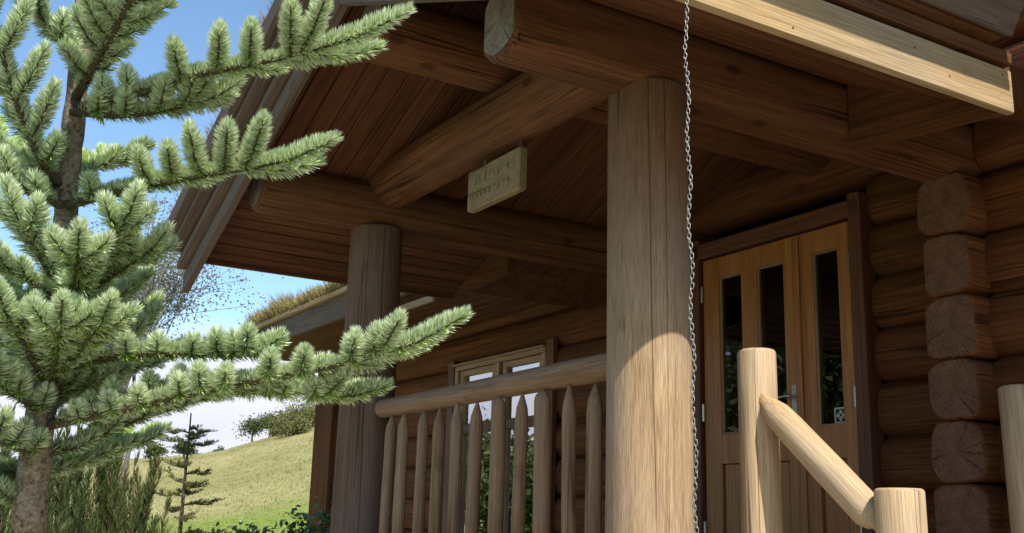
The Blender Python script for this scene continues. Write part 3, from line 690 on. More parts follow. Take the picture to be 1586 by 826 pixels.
st = link('sticker', mesh('sticker', V, Fc, STICKER), rf); place(st, Matrix.Identity(4)); st['label'] = 'small square pale knotwork sticker on the glass'

# window behind the balustrade
yw = P - .01
win = link('window', box_mesh('window', .04, .1, WX1 - WX0, W_WIN, .006), cabin); Mx = frame((1, 0, 0), (0, 0, 1)).to_4x4(); Mx.translation = (WX0, yw, 1.640); place(win, Mx)
board('architrave', win, (WX0 - .01, yw - .02, 1.667), (WX1 + .01, yw - .02, 1.667), .014, .125, (0, 0, 1), W_WIN, .005)
for xx in (WX0 + .03, (WX0 + WX1) / 2, WX1 - .03): board('mullion', win, (xx, yw, .02), (xx, yw, 1.618), .06, .095, (1, 0, 0), W_WIN, .005)
board('sill', win, (WX0 - .03, yw - .03, -.01), (WX1 + .03, yw - .03, -.01), .05, .18, (0, 0, 1), W_FRAME, .005)
for k in (0, 1):
    a = WX0 + .065 + k * ((WX1 - WX0) / 2 - .005); b = a + (WX1 - WX0) / 2 - .125
    board('sash', win, (a + .03, yw + .005, .055), (a + .03, yw + .005, 1.615), .058, .06, (1, 0, 0), W_WIN, .005)
    board('sash', win, (b - .03, yw + .005, .055), (b - .03, yw + .005, 1.615), .058, .06, (1, 0, 0), W_WIN, .005)
    board('sash', win, (a + .061, yw + .005, 1.59), (b - .061, yw + .005, 1.59), .048, .06, (0, 0, 1), W_WIN, .005)
    board('sash', win, (a + .061, yw + .005, .095), (b - .061, yw + .005, .095), .09, .06, (0, 0, 1), W_WIN, .005)
    board('transom', win, (a + .061, yw + .005, 1.08), (b - .061, yw + .005, 1.08), .085, .07, (0, 0, 1), W_FRAME, .005)
    for (z0, z1) in ((.13, 1.045), (1.115, 1.575)):
        g = link('pane', mesh('pane', [(a + .05, yw + .01, z0), (b - .05, yw + .01, z0), (b - .05, yw + .01, z1), (a + .05, yw + .01, z1)], [(0, 1, 2, 3)], GLASS_WIN), win); place(g, Matrix.Identity(4))
for xx in (WX0 - .07, WX1 + .07): board('window_trim', cabin, (xx, P - .04, -.1), (xx, P - .04, 1.72), .11, .05, (1, 0, 0), W_FRAME, .005)

# curtain inside the left door pane
V, Fc = [], []; nx = 40
for i in range(nx):
    t = i / (nx - 1); xx = -2.02 + t * .22
    for zz in (.1, 1.0, 1.95): V.append((xx - (1.95 - zz) * .03 * (1 - t), P + .33 + .025 * math.sin(t * 26) + .01 * math.sin(t * 61 + zz), zz))
for i in range(nx - 1):
    for k in (0, 1): a = i * 3 + k; Fc.append((a, a + 3, a + 4, a + 1))
cu = link('curtain', mesh('curtain', V, Fc, CLOTH, smooth=True)); tag(cu, 'grey folded curtain hanging behind the left pane of the cabin door', 'curtain')

# ------------------------------------------------------------------ balustrade
bal = root('porch_balustrade', 'railing of pointed round balusters under a pole handrail between the porch posts', 'railing', (-PW, 0, 0))
log('handrail', bal, (-PW + .19, .0, .873), (-.12, .0, .876), .053, .056, [W_RAIL, E_PALE], seg=20, wob=.02, bev=.03, bend=.004)
log('bottom_rail', bal, (-PW + .13, .0, .10), (-.12, .0, .10), .05, .05, [W_RAIL, E_PALE], seg=14, wob=.02, bev=.02)
bx_ = [-2.219, -2.031, -1.827, -1.634, -1.445, -1.249, -1.053, -.864, -.676, -.481, -.30]
def baluster_mesh(r, h, tip, seed):
    rr = random.Random(seed); V, Fc = [], []; seg = 14
    prof = [(0, r), (h * .3, r * 1.02), (h * .6, r * .98), (h - tip, r), (h - tip * .55, r * .82), (h - tip * .1, r * .28), (h, r * .12)] if tip > .03 else [(0, r), (h * .3, r * 1.02), (h * .6, r * .98), (h - tip, r), (h - tip * .3, r * .95), (h, r * .85)]
    ph = rr.uniform(0, 6)
    for z, q_ in prof:
        for j in range(seg):
            a = 6.2832 * j / seg; k = q_ * (1 + .035 * math.sin(2 * a + ph + z * 3) + .02 * math.sin(3 * a - ph))
            V.append((math.cos(a) * k + .004 * math.sin(z * 3 + ph), math.sin(a) * k, z))
    for i in range(len(prof) - 1):
        for j in range(seg):
            a, c = i * seg + j, i * seg + (j + 1) % seg; Fc.append((a, c, c + seg, a + seg))
    Fc.append(tuple(reversed(range(seg)))); Fc.append(tuple(range((len(prof) - 1) * seg, len(prof) * seg)))
    return mesh('baluster', V, Fc, W_RAIL, smooth=True)
for i, xx in enumerate(bx_):
    thick = i in (6, 8)
    b = link('baluster', baluster_mesh((.034 if thick else .0315) + rnd.uniform(-.0015, .0015), .738 if thick else (.735 + rnd.uniform(-.008, .01)), .045 if thick else rnd.uniform(.08, .14), i), bal)
    Mx = Matrix.Rotation(rnd.uniform(-.012, .012), 4, 'Y') @ Matrix.Rotation(rnd.uniform(0, 6.28), 4, 'Z'); Mx.translation = (xx, -.028 + rnd.uniform(-.006, .006), .085); place(b, Mx)

# ------------------------------------------------------------------ stair railing, steps, far newel
sr = root('stair_railing', 'pale pine stair railing with two round newels and a sloping pole handrail', 'railing', (.155, .41, GZ))
n1 = log('newel_post', sr, (.17, .41, GZ), (.155, .41, .938), .079, .074, [W_PINE, E_PALE], (1, 0, 0), seg=24, wob=.012, bev=.012); n1['label'] = 'taller upper newel'
n2_ = log('newel_post', sr, (.80, .41, GZ), (.787, .41, .405), .084, .080, [W_PINE, E_PALE], (1, 0, 0), seg=24, wob=.012, bev=.012); n2_['label'] = 'shorter lower newel'
# handrail: a pole whittled to thin tenons at both ends
a, b = Vector((.190, .385, .757)), Vector((.715, .405, .285)); L = (b - a).length
V, Fc = [], []; seg = 20
prof = [(0, .026), (.05, .028), (.075, .040), (.12, .052), (.2, .055), (L * .6, .057), (L - .07, .058), (L - .035, .045), (L - .02, .028), (L + .02, .026)]
for z, q_ in prof:
    for j in range(seg):
        an = 6.2832 * j / seg; k = q_ * (1 + .03 * math.sin(2 * an + 1) + .02 * math.sin(4 * an + z * 9)); V.append((math.cos(an) * k, math.sin(an) * k, z))
mi = []
for i in range(len(prof) - 1):
    for j in range(seg):
        c, d = i * seg + j, i * seg + (j + 1) % seg; Fc.append((c, d, d + seg, c + seg)); mi.append(0)
Fc.append(tuple(reversed(range(seg)))); Fc.append(tuple(range((len(prof) - 1) * seg, len(prof) * seg))); mi += [1, 1]
o = link('handrail', mesh('handrail', V, Fc, [W_PINE, E_PALE], mi, smooth=True), sr); Mx = frame(b - a, (0, 0, 1)).to_4x4(); Mx.translation = a; place(o, Mx)
fn = log('newel_post', None, (.42, 1.74, GZ), (.395, 1.72, .893), .098, .094, [W_PINE, E_PALE], (1, 0, 0), seg=24, wob=.012, bev=.012)
tag(fn, 'round pole post in the shade by the stacked log corner, right of the stair railing', 'post')
for k, dz in ((0, .03), (1.3, -.05), (2.9, .045), (3.4, -.02), (4.2, .05)):
        V, Fc = tube_geo([(0, 0, -.003), (0, 0, .001)], [.0042, .004], 8)
        h = link('nail_head', mesh('nail_head', V, Fc, STICKER_BG), porch); Mx = frame((1, 0, 0), (0, 0, 1)).to_4x4(); Mx.translation = (XR + .001, -.6 + k * .37 + rnd.uniform(-.02, .02), 1.895 + dz + rnd.uniform(-.01, .01)); place(h, Mx)
steps = root('porch_steps', 'timber steps going down from the porch floor beside the railing', 'steps', (.3, 1, GZ))
for k in range(6):
    board('tread', steps, (.36 + k * .23, .42, -.2 - k * .182), (.36 + k * .23, 1.8, -.2 - k * .182), .26, .045, (1, 0, 0), W_PINE)
for yy in (.5, 1.7):
    board('stringer', steps, (.24, yy, -.18), (1.62, yy, -1.22), .2, .05, (0, 0, 1), W_BEAM)

# ------------------------------------------------------------------ sign
SY = .005
sg = root('hanging_sign', 'small weathered lichen covered wooden name board hanging under the porch tie beam', 'sign', (-.9, SY, 2.06))
a0, a1, z0, z1 = -1.45, -.945, 1.797, 2.012
bo = board('sign_board', sg, (a0, SY, (z0 + z1) / 2), (a1, SY, (z0 + z1) / 2), z1 - z0, .05, (0, 0, 1), W_SIGN, .009, .0)
# carved, no longer legible strokes in two rows
V, Fc = [], []; rr = random.Random(5)
for (zr, hh, xa, xb) in ((1.945, .05, a0 + .07, a1 - .09), (1.865, .04, a0 + .05, a1 - .05)):
    x = xa
    while x < xb:
        wd = rr.uniform(.022, .038); pts = []
        k = rr.randint(3, 5)
        for j in range(k): pts.append((x + wd * rr.random(), SY - .0262, zr + hh * (rr.random() - .5)))
        tube_geo(pts, [.0032] * k, 5, V, Fc); x += wd + rr.uniform(.010, .02)
lt = tag(link('carved_lettering', mesh('carved_lettering', V, Fc, DARKCUT), sg), kind='stuff'); place(lt, Matrix.Identity(4))
for xx in (a0 + .08, a1 - .08): board('hanger_strap', sg, (xx, SY + .028, 1.90), (xx, SY + .028, 2.11), .03, .004, (1, 0, 0), W_BEAM, .001)

# ------------------------------------------------------------------ rain chain
ch = root('rain_chain', 'thin galvanised steel rain chain hanging from the near eave in front of the thick post', 'chain', (.985, -.63, 2.3))
def link_mesh():
    V, Fc = [], []; pts = []; hl, wd, r = .0086, .0046, .0014; N = 14
    for j in range(N):
        a = 6.2832 * j / N
        pts.append((math.cos(a) * wd, 0, math.sin(a) * wd + (hl - wd) * (1 if math.sin(a) > .01 else -1 if math.sin(a) < -.01 else 0)))
    seg = 6
    for j in range(N):
        p = Vector(pts[j]); d = Vector(pts[(j + 1) % N]) - Vector(pts[j - 1]); m = frame(d, (0, 1, 0))
        for k in range(seg):
            a = 6.2832 * k / seg; V.append(tuple(p + m @ Vector((math.cos(a) * r, math.sin(a) * r, 0))))
    for j in range(N):
        for k in range(seg):
            a, b, c, d = j * seg + k, j * seg + (k + 1) % seg, ((j + 1) % N) * seg + (k + 1) % seg, ((j + 1) % N) * seg + k
            Fc.append((a, d, c, b))
    return mesh('chain_link', V, Fc, STEEL, smooth=True)
lm = link_mesh(); zz = 2.30; i = 0; pitch = .0142
while zz > -.6 and i < 205:
    o = link('chain_link', lm, ch); sw = .0025 * math.sin(i * .35) + rnd.uniform(-.001, .001)
    Mx = Matrix.Rotation((math.pi / 2) * (i % 2) + .6 + rnd.uniform(-.25, .25), 4, 'Z') @ Matrix.Rotation(rnd.uniform(-.12, .12), 4, 'Y')
    Mx.translation = (.972 + sw, -.637 + .011 * (2.3 - zz) + sw, zz); place(o, Mx)
    zz -= pitch; i += 1

# ------------------------------------------------------------------ plants
def curve(ctrl, n):
    """Catmull-Rom through control points -> n points"""
    C = [Vector(c) for c in ctrl]; C = [C[0] * 2 - C[1]] + C + [C[-1] * 2 - C[-2]]; out = []
    m = len(C) - 3
    for i in range(n):
        u = i / (n - 1) * m; k = min(int(u), m - 1); t = u - k; p0, p1, p2, p3 = C[k:k + 4]
        out.append(.5 * ((2 * p1) + (p2 - p0) * t + (2 * p0 - 5 * p1 + 4 * p2 - p3) * t * t + (3 * p1 - p0 - 3 * p2 + p3) * t ** 3))
    return out
UP = np.array([0, 0, 1.])
class Needles:
    def __init__(s): s.P, s.D, s.N, s.L, s.T = [], [], [], [], []
    def shoot(s, pts, nl=.026, dens=1500, up=.55, fwd=.55, tone=.45, bare=0.0, tipfan=True):
        """needles round a twig polyline (list of Vectors), swept up and forward"""
        p = np.array([tuple(v) for v in pts]); sg = np.diff(p, axis=0); ln = np.linalg.norm(sg, axis=1); tot = ln.sum()
        n = max(8, int(dens * tot)); u = np.sort(rng.random(n)) * (1 - bare) + bare; cu = np.concatenate([[0], np.cumsum(ln)]) / tot
        k = np.clip(np.searchsorted(cu, u) - 1, 0, len(sg) - 1); f = (u - cu[k]) / np.maximum(cu[k + 1] - cu[k], 1e-9)
        base = p[k] + sg[k] * f[:, None]; d = nrm(sg[k])
        sd = np.cross(d, UP); bad = np.linalg.norm(sd, axis=1) < .25; sd[bad] = np.cross(d[bad], np.array([1., .3, 0])); sd = nrm(sd); uu = np.cross(sd, d)
        a = rng.normal(0, 1.5, n)          # angle about the twig, 0 = upper side
        rad = sd * np.sin(a)[:, None] + uu * np.cos(a)[:, None]
        tip = np.clip((u - .80) / .2, 0, 1)[:, None] if tipfan else 0
        D = nrm(rad + d * (fwd + tip * 1.3) + uu * up * .35 + rng.normal(0, .09, (n, 3)))
        s.P.append(base); s.D.append(D); s.N.append(nrm(uu + rng.normal(0, .45, (n, 3)))); taper = 1 - .7 * np.abs(u - .45) ** 1.8
        s.L.append(nl * (.86 + .2 * rng.random(n)) * taper)
        s.T.append(np.clip(tone + .22 * (u - .4) + rng.normal(0, .2, n), 0, 1))
    def build(s, name, parent, mat, wd=.0024, tipt=0.0):
        if not s.P: return None
        P_ = np.concatenate(s.P); D = np.concatenate(s.D); L = np.concatenate(s.L); org = wm(parent).translation
        bend = UP[None] * (L * .12)[:, None]
        o = link(name, blades(name, P_, D, np.concatenate(s.N), L, wd, mat, np.concatenate(s.T), bend, tuple(org), tipt), parent); o['kind'] = 'stuff'
        return o
def V3(a): return Vector(tuple(a))

FD = 2.3
fb_ = at(40, 800, FD); FBASE = Vector((fb_.x, fb_.y, GZ))
fir = root('fir_tree', 'young fir with thick bottle-brush branches and pale lichened trunk in the left foreground', 'tree', FBASE)
trunk_ctrl = [FBASE, at(34, 950, FD), at(46, 790, FD), at(62, 650, FD), at(82, 520, FD + .02), at(100, 390, FD + .02), at(104, 290, FD + .02), at(114, 190, FD + .02), at(124, 90, FD + .02), at(132, -20, FD + .02), at(138, -170, FD)]
tp = curve(trunk_ctrl, 60)
tr_ = [.05 - .042 * (i / 59) ** 1.0 + (.004 if rnd.random() < .3 else 0) for i in range(60)]
for i in range(60):
    d = tp[i].z; tr_[i] = float(np.interp(d, [GZ, .2, .5, 1.0, 1.3, 1.6], [.052, .036, .030, .024, .019, .008])) * rnd.uniform(.95, 1.08)
V, Fc = tube_geo(tp, tr_, 14)
o = link('trunk', mesh('trunk', V, Fc, BARK_FIR, smooth=True), fir); place(o, Matrix.Identity(4))
def fir_branch(ctrl, tw=(.15, .95), sp=.066, tl=(.07, .15), r=.010, tone=.45, tips=(.19, .16), fork=True, nl=.031, lat=.85, lift=.22, dens=6800, bare=.06, cover=5200):
    pts = curve(ctrl, 26); tot = sum((pts[i + 1] - pts[i]).length for i in range(25))
    V, Fc = tube_geo(pts, [r * (1 - .75 * i / 25) + .0012 for i in range(26)], 8)
    nd = Needles(); nd.shoot(pts, nl * .95, cover, .8, .5, tone - .14, bare)
    k = 0; s_ = tw[0] * tot; tw_list = []
    while s_ < tw[1] * tot:
        t = s_ / tot; i = min(24, int(t * 25)); p = pts[i].lerp(pts[i + 1], t * 25 - i); a = (pts[min(i + 1, 25)] - pts[max(i - 1, 0)]).normalized()
        side = a.cross(Vector((0, 0, 1)))
        if side.length < .2: side = a.cross(Vector((1, 0, 0)))
        side.normalize()
        for sgn in (1, -1):
            if rnd.random() < .1: continue
            ln = .85 * (tl[0] + (tl[1] - tl[0]) * math.sin(min(1, t * 1.15) * 1.57)) * rnd.uniform(.6, 1.2)
            d = (a * rnd.uniform(.45, .7) + side * sgn * lat + Vector((0, 0, 1)) * (lift + rnd.uniform(-.12, .15))).normalized()
            tw_list.append((p + a * rnd.uniform(-.012, .012), d, ln))
        s_ += sp * rnd.uniform(.85, 1.2)
    if fork:
        p = pts[-1]; a = (pts[-1] - pts[-3]).normalized(); side = a.cross(Vector((0, 0, 1))).normalized()
        tw_list.append((p, (a + Vector((0, 0, .12))).normalized(), tips[0]))
        for sgn in (1, -1): tw_list.append((p - a * .01, (a * .75 + side * sgn * .75 + Vector((0, 0, .18))).normalized(), tips[1] * rnd.uniform(.9, 1.1)))
    for (p, d, ln) in tw_list:
        q1 = p + d * ln * .5 + Vector((0, 0, -.004)); q2 = p + d * ln + Vector((0, 0, .012))
        tube_geo([p, q1, q2], [.0042, .0034, .002], 5, V, Fc)
        nd.shoot([p, q1, q2], nl, dens, .5, .55, tone + rnd.uniform(-.07, .12))
    o = link('branch', mesh('branch', V, Fc, BARK_TWIG, smooth=True), fir); place(o, Matrix.Identity(4))
    nd.build('needles', o, NEEDLE, .0024, .17)
    return o
def B(*c, **k):
    return fir_branch([at(px, py, FD + dd) for px, py, dd in c], **k)
# right-hand branches, from the top of the picture down
B((120, 168, 0), (200, 148, -.06), (300, 118, -.12), (400, 98, -.17), (472, 82, -.2), tips=(.22, .17), tl=(.06, .14))
B((112, 172, 0), (180, 178, -.03), (250, 172, -.06), (300, 160, -.06), tl=(.05, .10), tips=(.1, .1), tone=.4)
B((104, 318, 0), (180, 298, -.06), (260, 282, -.12), (330, 270, -.17), (385, 262, -.2), tips=(.19, .16), tl=(.06, .15))
B((104, 300, 0), (140, 262, .08), (180, 252, .15), tl=(.05, .08), tips=(.08, .08), tone=.35, r=.006)
B((76, 580, 0), (140, 560, -.04), (230, 548, -.09), (330, 550, -.14), (385, 545, -.18), tips=(.08, .08), tl=(.04, .07))
B((66, 660, 0), (140, 644, -.06), (240, 622, -.12), (330, 602, -.17), (440, 582, -.22), (520, 566, -.26), (585, 550, -.28), tips=(.18, .14), tl=(.06, .11), r=.012, lift=.08)
B((66, 660, 0), (160, 632, -.02), (260, 605, -.07), (360, 604, -.11), (430, 606, -.14), (500, 612, -.16), tips=(.13, .12), tl=(.05, .09), lift=.05)
B((58, 705, 0), (120, 690, .07), (200, 655, .16), (280, 628, .22), (330, 615, .26), tips=(.1, .1), tl=(.06, .11), tone=.18)
# upper part: a dark branch rising towards the viewer and twigs round the trunk
B((118, 150, 0), (150, 95, -.08), (180, 40, -.15), (215, -20, -.22), (240, -70, -.26), tl=(.07, .12), tone=.3, sp=.05)
B((122, 110, 0), (90, 60, -.03), (50, 10, -.06), tl=(.05, .09), tips=(.09, .08))
B((126, 60, 0), (150, 10, .06), (180, -30, .1), tl=(.05, .09), tips=(.09, .08), tone=.35)
# left-hand branches
B((92, 285, 0), (60, 240, -.05), (28, 165, -.1), (2, 80, -.14), (-20, 20, -.16), tl=(.09, .16), sp=.065, tone=.38)
B((98, 318, 0), (50, 300, -.03), (10, 272, -.05), (-40, 250, -.07), tl=(.05, .1), tone=.45)
B((100, 300, 0), (60, 270, .1), (20, 240, .18), (-30, 210, .25), tl=(.05, .1), tone=.3)
# whorl in front of the trunk at mid height
for c in (((108, 460, 0), (150, 415, -.1), (188, 352, -.2)), ((106, 465, 0), (70, 410, -.1), (38, 355, -.16)),
          ((110, 470, 0), (118, 432, -.16), (120, 398, -.28)), ((104, 470, 0), (160, 435, -.05), (212, 402, -.1)),
          ((98, 475, 0), (55, 440, -.03), (15, 420, -.05)), ((100, 490, 0), (150, 465, .06), (185, 452, .12))):
    B(*c, tl=(.04, .07), sp=.055, tips=(.095, .075), tone=.48, lat=.6)
# lower whorl
for c in (((78, 590, 0), (120, 545, -.12), (150, 508, -.24)), ((76, 600, 0), (45, 545, -.12), (20, 505, -.2)),
          ((78, 590, 0), (88, 540, -.16), (92, 508, -.28)), ((72, 590, 0), (30, 560, 0), (-20, 535, .0)),
          ((76, 610, 0), (150, 565, .08), (205, 515, .16)), ((70, 640, 0), (30, 615, -.08), (-10, 590, -.14))):
    B(*c, tl=(.05, .08), sp=.06, tips=(.10, .08), tone=.4, lat=.65)
for c in (((72, 620, 0), (120, 600, .08), (180, 580, .18), (225, 566, .25)), ((74, 600, 0), (120, 565, .12), (160, 535, .24)), ((70, 610, 0), (40, 580, .12), (0, 560, .22)),
          ((66, 640, 0), (110, 612, .12), (140, 605, .24)), ((80, 560, 0), (55, 500, .1), (30, 470, .18)), ((82, 550, 0), (130, 495, .06), (165, 470, .12)), ((84, 530, 0), (100, 480, .14), (110, 440, .22))):
    B(*c, tl=(.05, .08), sp=.055, tips=(.09, .08), tone=.25, lat=.7)  # filling branches, darker tone paints in the shaded interior of the whorl
for c in (((58, 700, 0), (20, 690, -.08), (-20, 670, -.15), (-60, 660, -.2)), ((56, 720, 0), (20, 740, .1), (-20, 745, .2), (-60, 740, .3)), ((50, 780, 0), (10, 770, .0), (-40, 760, .0)),
          ((56, 730, 0), (100, 725, .18), (150, 705, .3), (200, 690, .4))):
    B(*c, tl=(.07, .13), sp=.05, tips=(.1, .1), tone=.2)

# dark needle shrub at the lower left
def stem_shrub(name, label, cat, base, n, hmin, hmax, spread, mat, nl, dens, seed, tone=.4, wd=.003, lean=0.0):
    rr = random.Random(seed); rt = root(name, label, cat, base); V, Fc = [], []; nd = Needles()
    for i in range(n):
        a = rr.uniform(0, 6.283); q_ = spread * math.sqrt(rr.random()); h = rr.uniform(hmin, hmax) * (1 - .28 * (q_ / spread) ** 2)
        p0 = base + Vector((math.cos(a) * q_ * .25, math.sin(a) * q_ * .25, 0)); p3 = base + Vector((math.cos(a) * q_ + lean * h, math.sin(a) * q_, h))
        p1 = p0.lerp(p3, .35) + Vector((math.cos(a) * q_ * .08, math.sin(a) * q_ * .08, 0)); p2 = p0.lerp(p3, .72)
        pts = curve([p0, p1, p2, p3], 9); tube_geo(pts, [.007 - .0055 * k / 8 for k in range(9)], 5, V, Fc)
        nd.shoot(pts[3:], nl, dens, .9, 1.5, tone + rr.uniform(-.2, .2), 0)
        for k in range(5):
            j = rr.randint(4, 7); b_ = rr.uniform(0, 6.283); e = pts[j] + Vector((math.cos(b_) * .05, math.sin(b_) * .05, rr.uniform(.1, .2)))
            tube_geo([pts[j], e], [.003, .0015], 4, V, Fc); nd.shoot([pts[j], pts[j].lerp(e, .5), e], nl, dens, .9, 1.5, tone + rr.uniform(-.2, .25))
    o = link('stem', mesh('stem', V, Fc, STEM), rt); place(o, Matrix.Identity(4))
    nd.build('needles', o, mat, wd); return rt
pb = at(140, 826, 3.9); stem_shrub('needle_shrub', 'dark bushy needle shrub with upright reddish tipped shoots behind the fir trunk', 'shrub', Vector((pb.x, pb.y, GZ)), 80, 1.5, 1.95, .34, DARKNEEDLE, .05, 430, 3, .42)
pb = at(20, 826, 3.5); stem_shrub('needle_shrub', 'deep green needle shrub at the left edge, left of the fir trunk', 'shrub', Vector((pb.x, pb.y, GZ)), 50, 1.5, 1.95, .3, DARKNEEDLE, .05, 430, 4, .25)

# slender conifer sapling
def sapling(px, py_top, depth, label):
    top = at(px, py_top, depth); gz = float(gheight(top.x, top.y)); base = Vector((top.x, top.y, gz)); H = top.z - gz
    rt = root('conifer_sapling', label, 'sapling', base); rr = random.Random(8)
    V, Fc = tube_geo([base, base.lerp(top, .5) + Vector((.01, 0, 0)), top], [.03, .018, .004], 8)
    o = link('trunk', mesh('trunk', V, Fc, BARK_TWIG, smooth=True), rt); place(o, Matrix.Identity(4))
    z = H - .10; az = 0
    while z > H * .35:
        az += 2.4 + rr.uniform(-.5, .5); ln = min(.46, .06 + (H - z) * .34) * rr.uniform(.6, 1.2); c = base + (top - base) * (z / H)
        V, Fc = [], []; nd = Needles(); dr = rr.uniform(-.03, .07)
        d = Vector((math.cos(az), math.sin(az), 0)); pts = curve([c, c + d * ln * .4 + Vector((0, 0, .01)), c + d * ln * .75 + Vector((0, 0, dr * .5)), c + d * ln + Vector((0, 0, dr + .03))], 7)
        tube_geo(pts, [.006 - .0045 * i / 6 for i in range(7)], 5, V, Fc); nd.shoot(pts, .022, 560, .7, .6, .45, .1)
        for s_ in (.3, .45, .6, .72, .84):
            for sg_ in (-1, 1):
                if rr.random() < .3: continue
                p = pts[int(s_ * 6)]; e = p + (d * .6 + d.cross(Vector((0, 0, 1))) * sg_ * .8).normalized() * rr.uniform(.04, .11) + Vector((0, 0, rr.uniform(0, .03)))
                tube_geo([p, e], [.003, .0012], 4, V, Fc); nd.shoot([p, p.lerp(e, .5), e], .02, 560, .7, .6, .5)
        o = link('branch', mesh('branch', V, Fc, BARK_TWIG), rt); place(o, Matrix.Identity(4)); nd.build('needles', o, SAPNEEDLE, .0035)
        z -= rr.choice((.02, .03, .05, .085))
    return rt
sapling(296, 640, 6.5, 'thin conifer sapling with sparse uneven branches standing on the grass')

# broadleaf plants
def leafy(name, label, cat, base, H, cz, rad, nl, ls, mat, seed, limbs=7, trunk_r=.12, group=None, barkm=None, clump=.35, squash=1.0, hollow=.5, asp=.55):
    """tapered trunk, limbs into the crown, leaves in uneven clumps at the limb ends"""
    rr = np.random.default_rng(seed); rt = root(name, label, cat, base, group); barkm = barkm or BARK
    cc_ = base + Vector((0, 0, cz)); V, Fc = [], []
    if trunk_r: tube_geo(curve([base, base + Vector((.03 * H * rr.normal(), .03 * H * rr.normal(), cz * .6)), cc_ + Vector((0, 0, rad * .3))], 8), [trunk_r * (1 - .7 * i / 7) for i in range(8)], 9, V, Fc)
    tips = []
    for i in range(limbs):
        d = Vector(tuple(nrm(rr.normal(size=3) * np.array([1, 1, .8]))))
        if d.z < -.35: d.z *= -.6
        e = cc_ + Vector((d.x * rad, d.y * rad, d.z * rad * squash)) * rr.uniform(.55, 1.0)
        s0 = base + Vector((0, 0, cz * rr.uniform(.5, .95))); m = s0.lerp(e, .5) + Vector((0, 0, -rad * .08))
        tube_geo(curve([s0, m, e], 6), [max(.006, trunk_r * .4) * (1 - .8 * k / 5) for k in range(6)], 6, V, Fc)
        tips += [e, s0.lerp(e, .72)]
        for _ in range(3):
            e2 = e + Vector(tuple(rr.normal(0, rad * .25, 3))); tube_geo([m.lerp(e, .5), e2], [max(.004, trunk_r * .12), .003], 4, V, Fc); tips.append(e2)
    if V:
        o = link('trunk', mesh('trunk', V, Fc, barkm, smooth=True), rt); place(o, Matrix.Identity(4))
    tp_ = np.array([tuple(t) for t in tips]); k = rr.integers(0, len(tp_), nl)
    Pn = tp_[k] + rr.normal(0, 1, (nl, 3)) * rad * clump * np.array([1, 1, .75]) * rr.random((nl, 1)) ** .4
    Pn[:, 2] = np.maximum(Pn[:, 2], base.z + .03)
    D = nrm(rr.normal(size=(nl, 3)) + np.array([0, 0, -.2])); N = nrm(rr.normal(size=(nl, 3)) + np.array([0, 0, 1.1]))
    tone = np.clip(.5 + (rr.random(len(tp_))[k] - .5) * .6 + rr.normal(0, .18, nl), 0, 1)
    o = link('crown', leaves('crown', Pn, D, N, ls * (.7 + .6 * rr.random(nl)), ls * asp * (.8 + .4 * rr.random(nl)), mat, tone, tuple(base)), rt); o['kind'] = 'stuff'
    return rt
def gp(px, py, d):
    v = at(px, py, d); return Vector((v.x, v.y, float(gheight(v.x, v.y)) - .05))
# shrub with glossy leaves beside the house
b = gp(484, 826, 8.2); leafy('leafy_shrub', 'leafy green shrub with glossy leaves at the foot of the grey far post', 'shrub', b, 1.7, 1.08, .46, 5000, .07, GREENLEAF, 5, 34, .02, None, STEM, .24)
# birch behind the fir
b = gp(165, 700, 15); leafy('birch_tree', 'thinly leaved birch against the blue sky behind the fir', 'tree', b, 6.5, 4.7, 1.25, 11000, .05, BIRCHLEAF, 21, 46, .045, None, BARK, .17, 1.0)
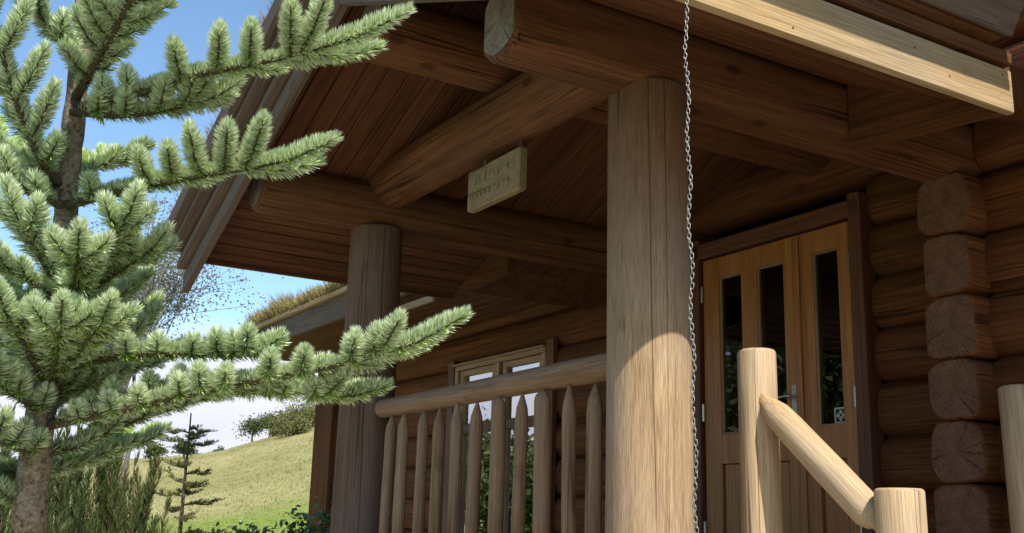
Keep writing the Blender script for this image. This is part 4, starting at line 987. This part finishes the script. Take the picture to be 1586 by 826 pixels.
# trees and bushes on the hill: (pixel x, distance, crown radius, height of crown centre, kind)
hill = [(385, 92, 1.15, 1.5, 0, 'round dark green tree on the hill skyline, left of the hill bushes'), (412, 95, 1.0, 1.9, 0, 'upright dark tree on the hill skyline, right of the round tree'),
        (440, 88, 1.25, .9, 1, 'yellow green bush on the slope, nearest the skyline trees'), (462, 84, 1.6, 1.0, 1, 'broad yellow green bush with a dark shaded side on the slope'), (486, 90, 1.5, .9, 1, 'yellow green bush on the slope touching the cabin corner'),
        (446, 76, 1.0, .6, 1, 'low bush lower down the slope below the other hill bushes'), (470, 98, 1.0, 1.5, 2, 'bare looking brownish bush on the hill crest'), (425, 98, .8, .8, 1, 'small bush on the crest behind the skyline trees'),
        (478, 80, 1.0, .6, 1, 'low yellow green bush beside the cabin corner, lower than its neighbours'), (455, 96, 1.1, 1.0, 1, 'rounded bush high on the crest between the skyline trees and the brownish bush'),
        (334, 97, .45, .4, 0, 'tiny bush on the bare crest, left of the skyline trees'), (280, 80, .55, .9, 0, 'grey green small tree on the slope behind the sapling'), (236, 80, .6, .7, 0, 'small tree on the slope at the left, behind the needle shrub')]
for i, (px, d, r_, cz, kd_, lb) in enumerate(hill):
    b = gp(px, 760, d); leafy('hill_tree' if kd_ == 0 else 'hill_bush', lb, 'tree' if kd_ == 0 else 'bush', b, cz * 1.5, cz, r_, 1500, .17, (HILLLEAF, GORSE, BIRCHLEAF)[kd_], 40 + i, 12, .1, 'trees and bushes on the hill', None, .38, .75, asp=.8)
# broadleaf trees out in front of the cabin: they are mirrored in its windows
for i, (x, y, H) in enumerate(((-13, -10.5, 7.6), (-17, -13.5, 8.4), (-22.5, -9.0, 3.9), (-10.5, -11.8, 7.0), (-26, -10.5, 4.2))):
    b = Vector((x, y, float(gheight(x, y)))); leafy('garden_tree', ['bushy green tree out in front of the cabin, mirrored low in its window', 'taller tree in the row facing the cabin', 'wide tree further along the row facing the cabin', 'smallest tree in the row facing the cabin', 'farthest tree in the row facing the cabin'][i], 'tree', b, H, H * .55, H * .38, 5200, .26, HILLLEAF, 70 + i, 14, .14, 'trees facing the cabin')
# tussocks of field grass
n = 40000; az = rng.uniform(.02, .42, n); d = 22 + 80 * rng.random(n) ** .7; tx = CAM.x - d * np.cos(az); ty = CAM.y + d * np.sin(az)
kk = np.repeat(np.arange(n // 4), 4)[:n]; tx = tx[kk] + rng.normal(0, .12, n); ty = ty[kk] + rng.normal(0, .12, n)
D = np.stack([rng.normal(0, .45, n), rng.normal(0, .45, n), np.ones(n)], -1)
o = link('grass_tussocks', blades('grass_tussocks', np.stack([tx, ty, gheight(tx, ty) - .03], -1), D, rdir(n), .07 + .13 * rng.random(n) ** 1.5, .035, FIELDGRASS, rng.random(n)))
o['kind'] = 'stuff'; tag(o, 'dry grass tussocks on the hill slope', 'grass')
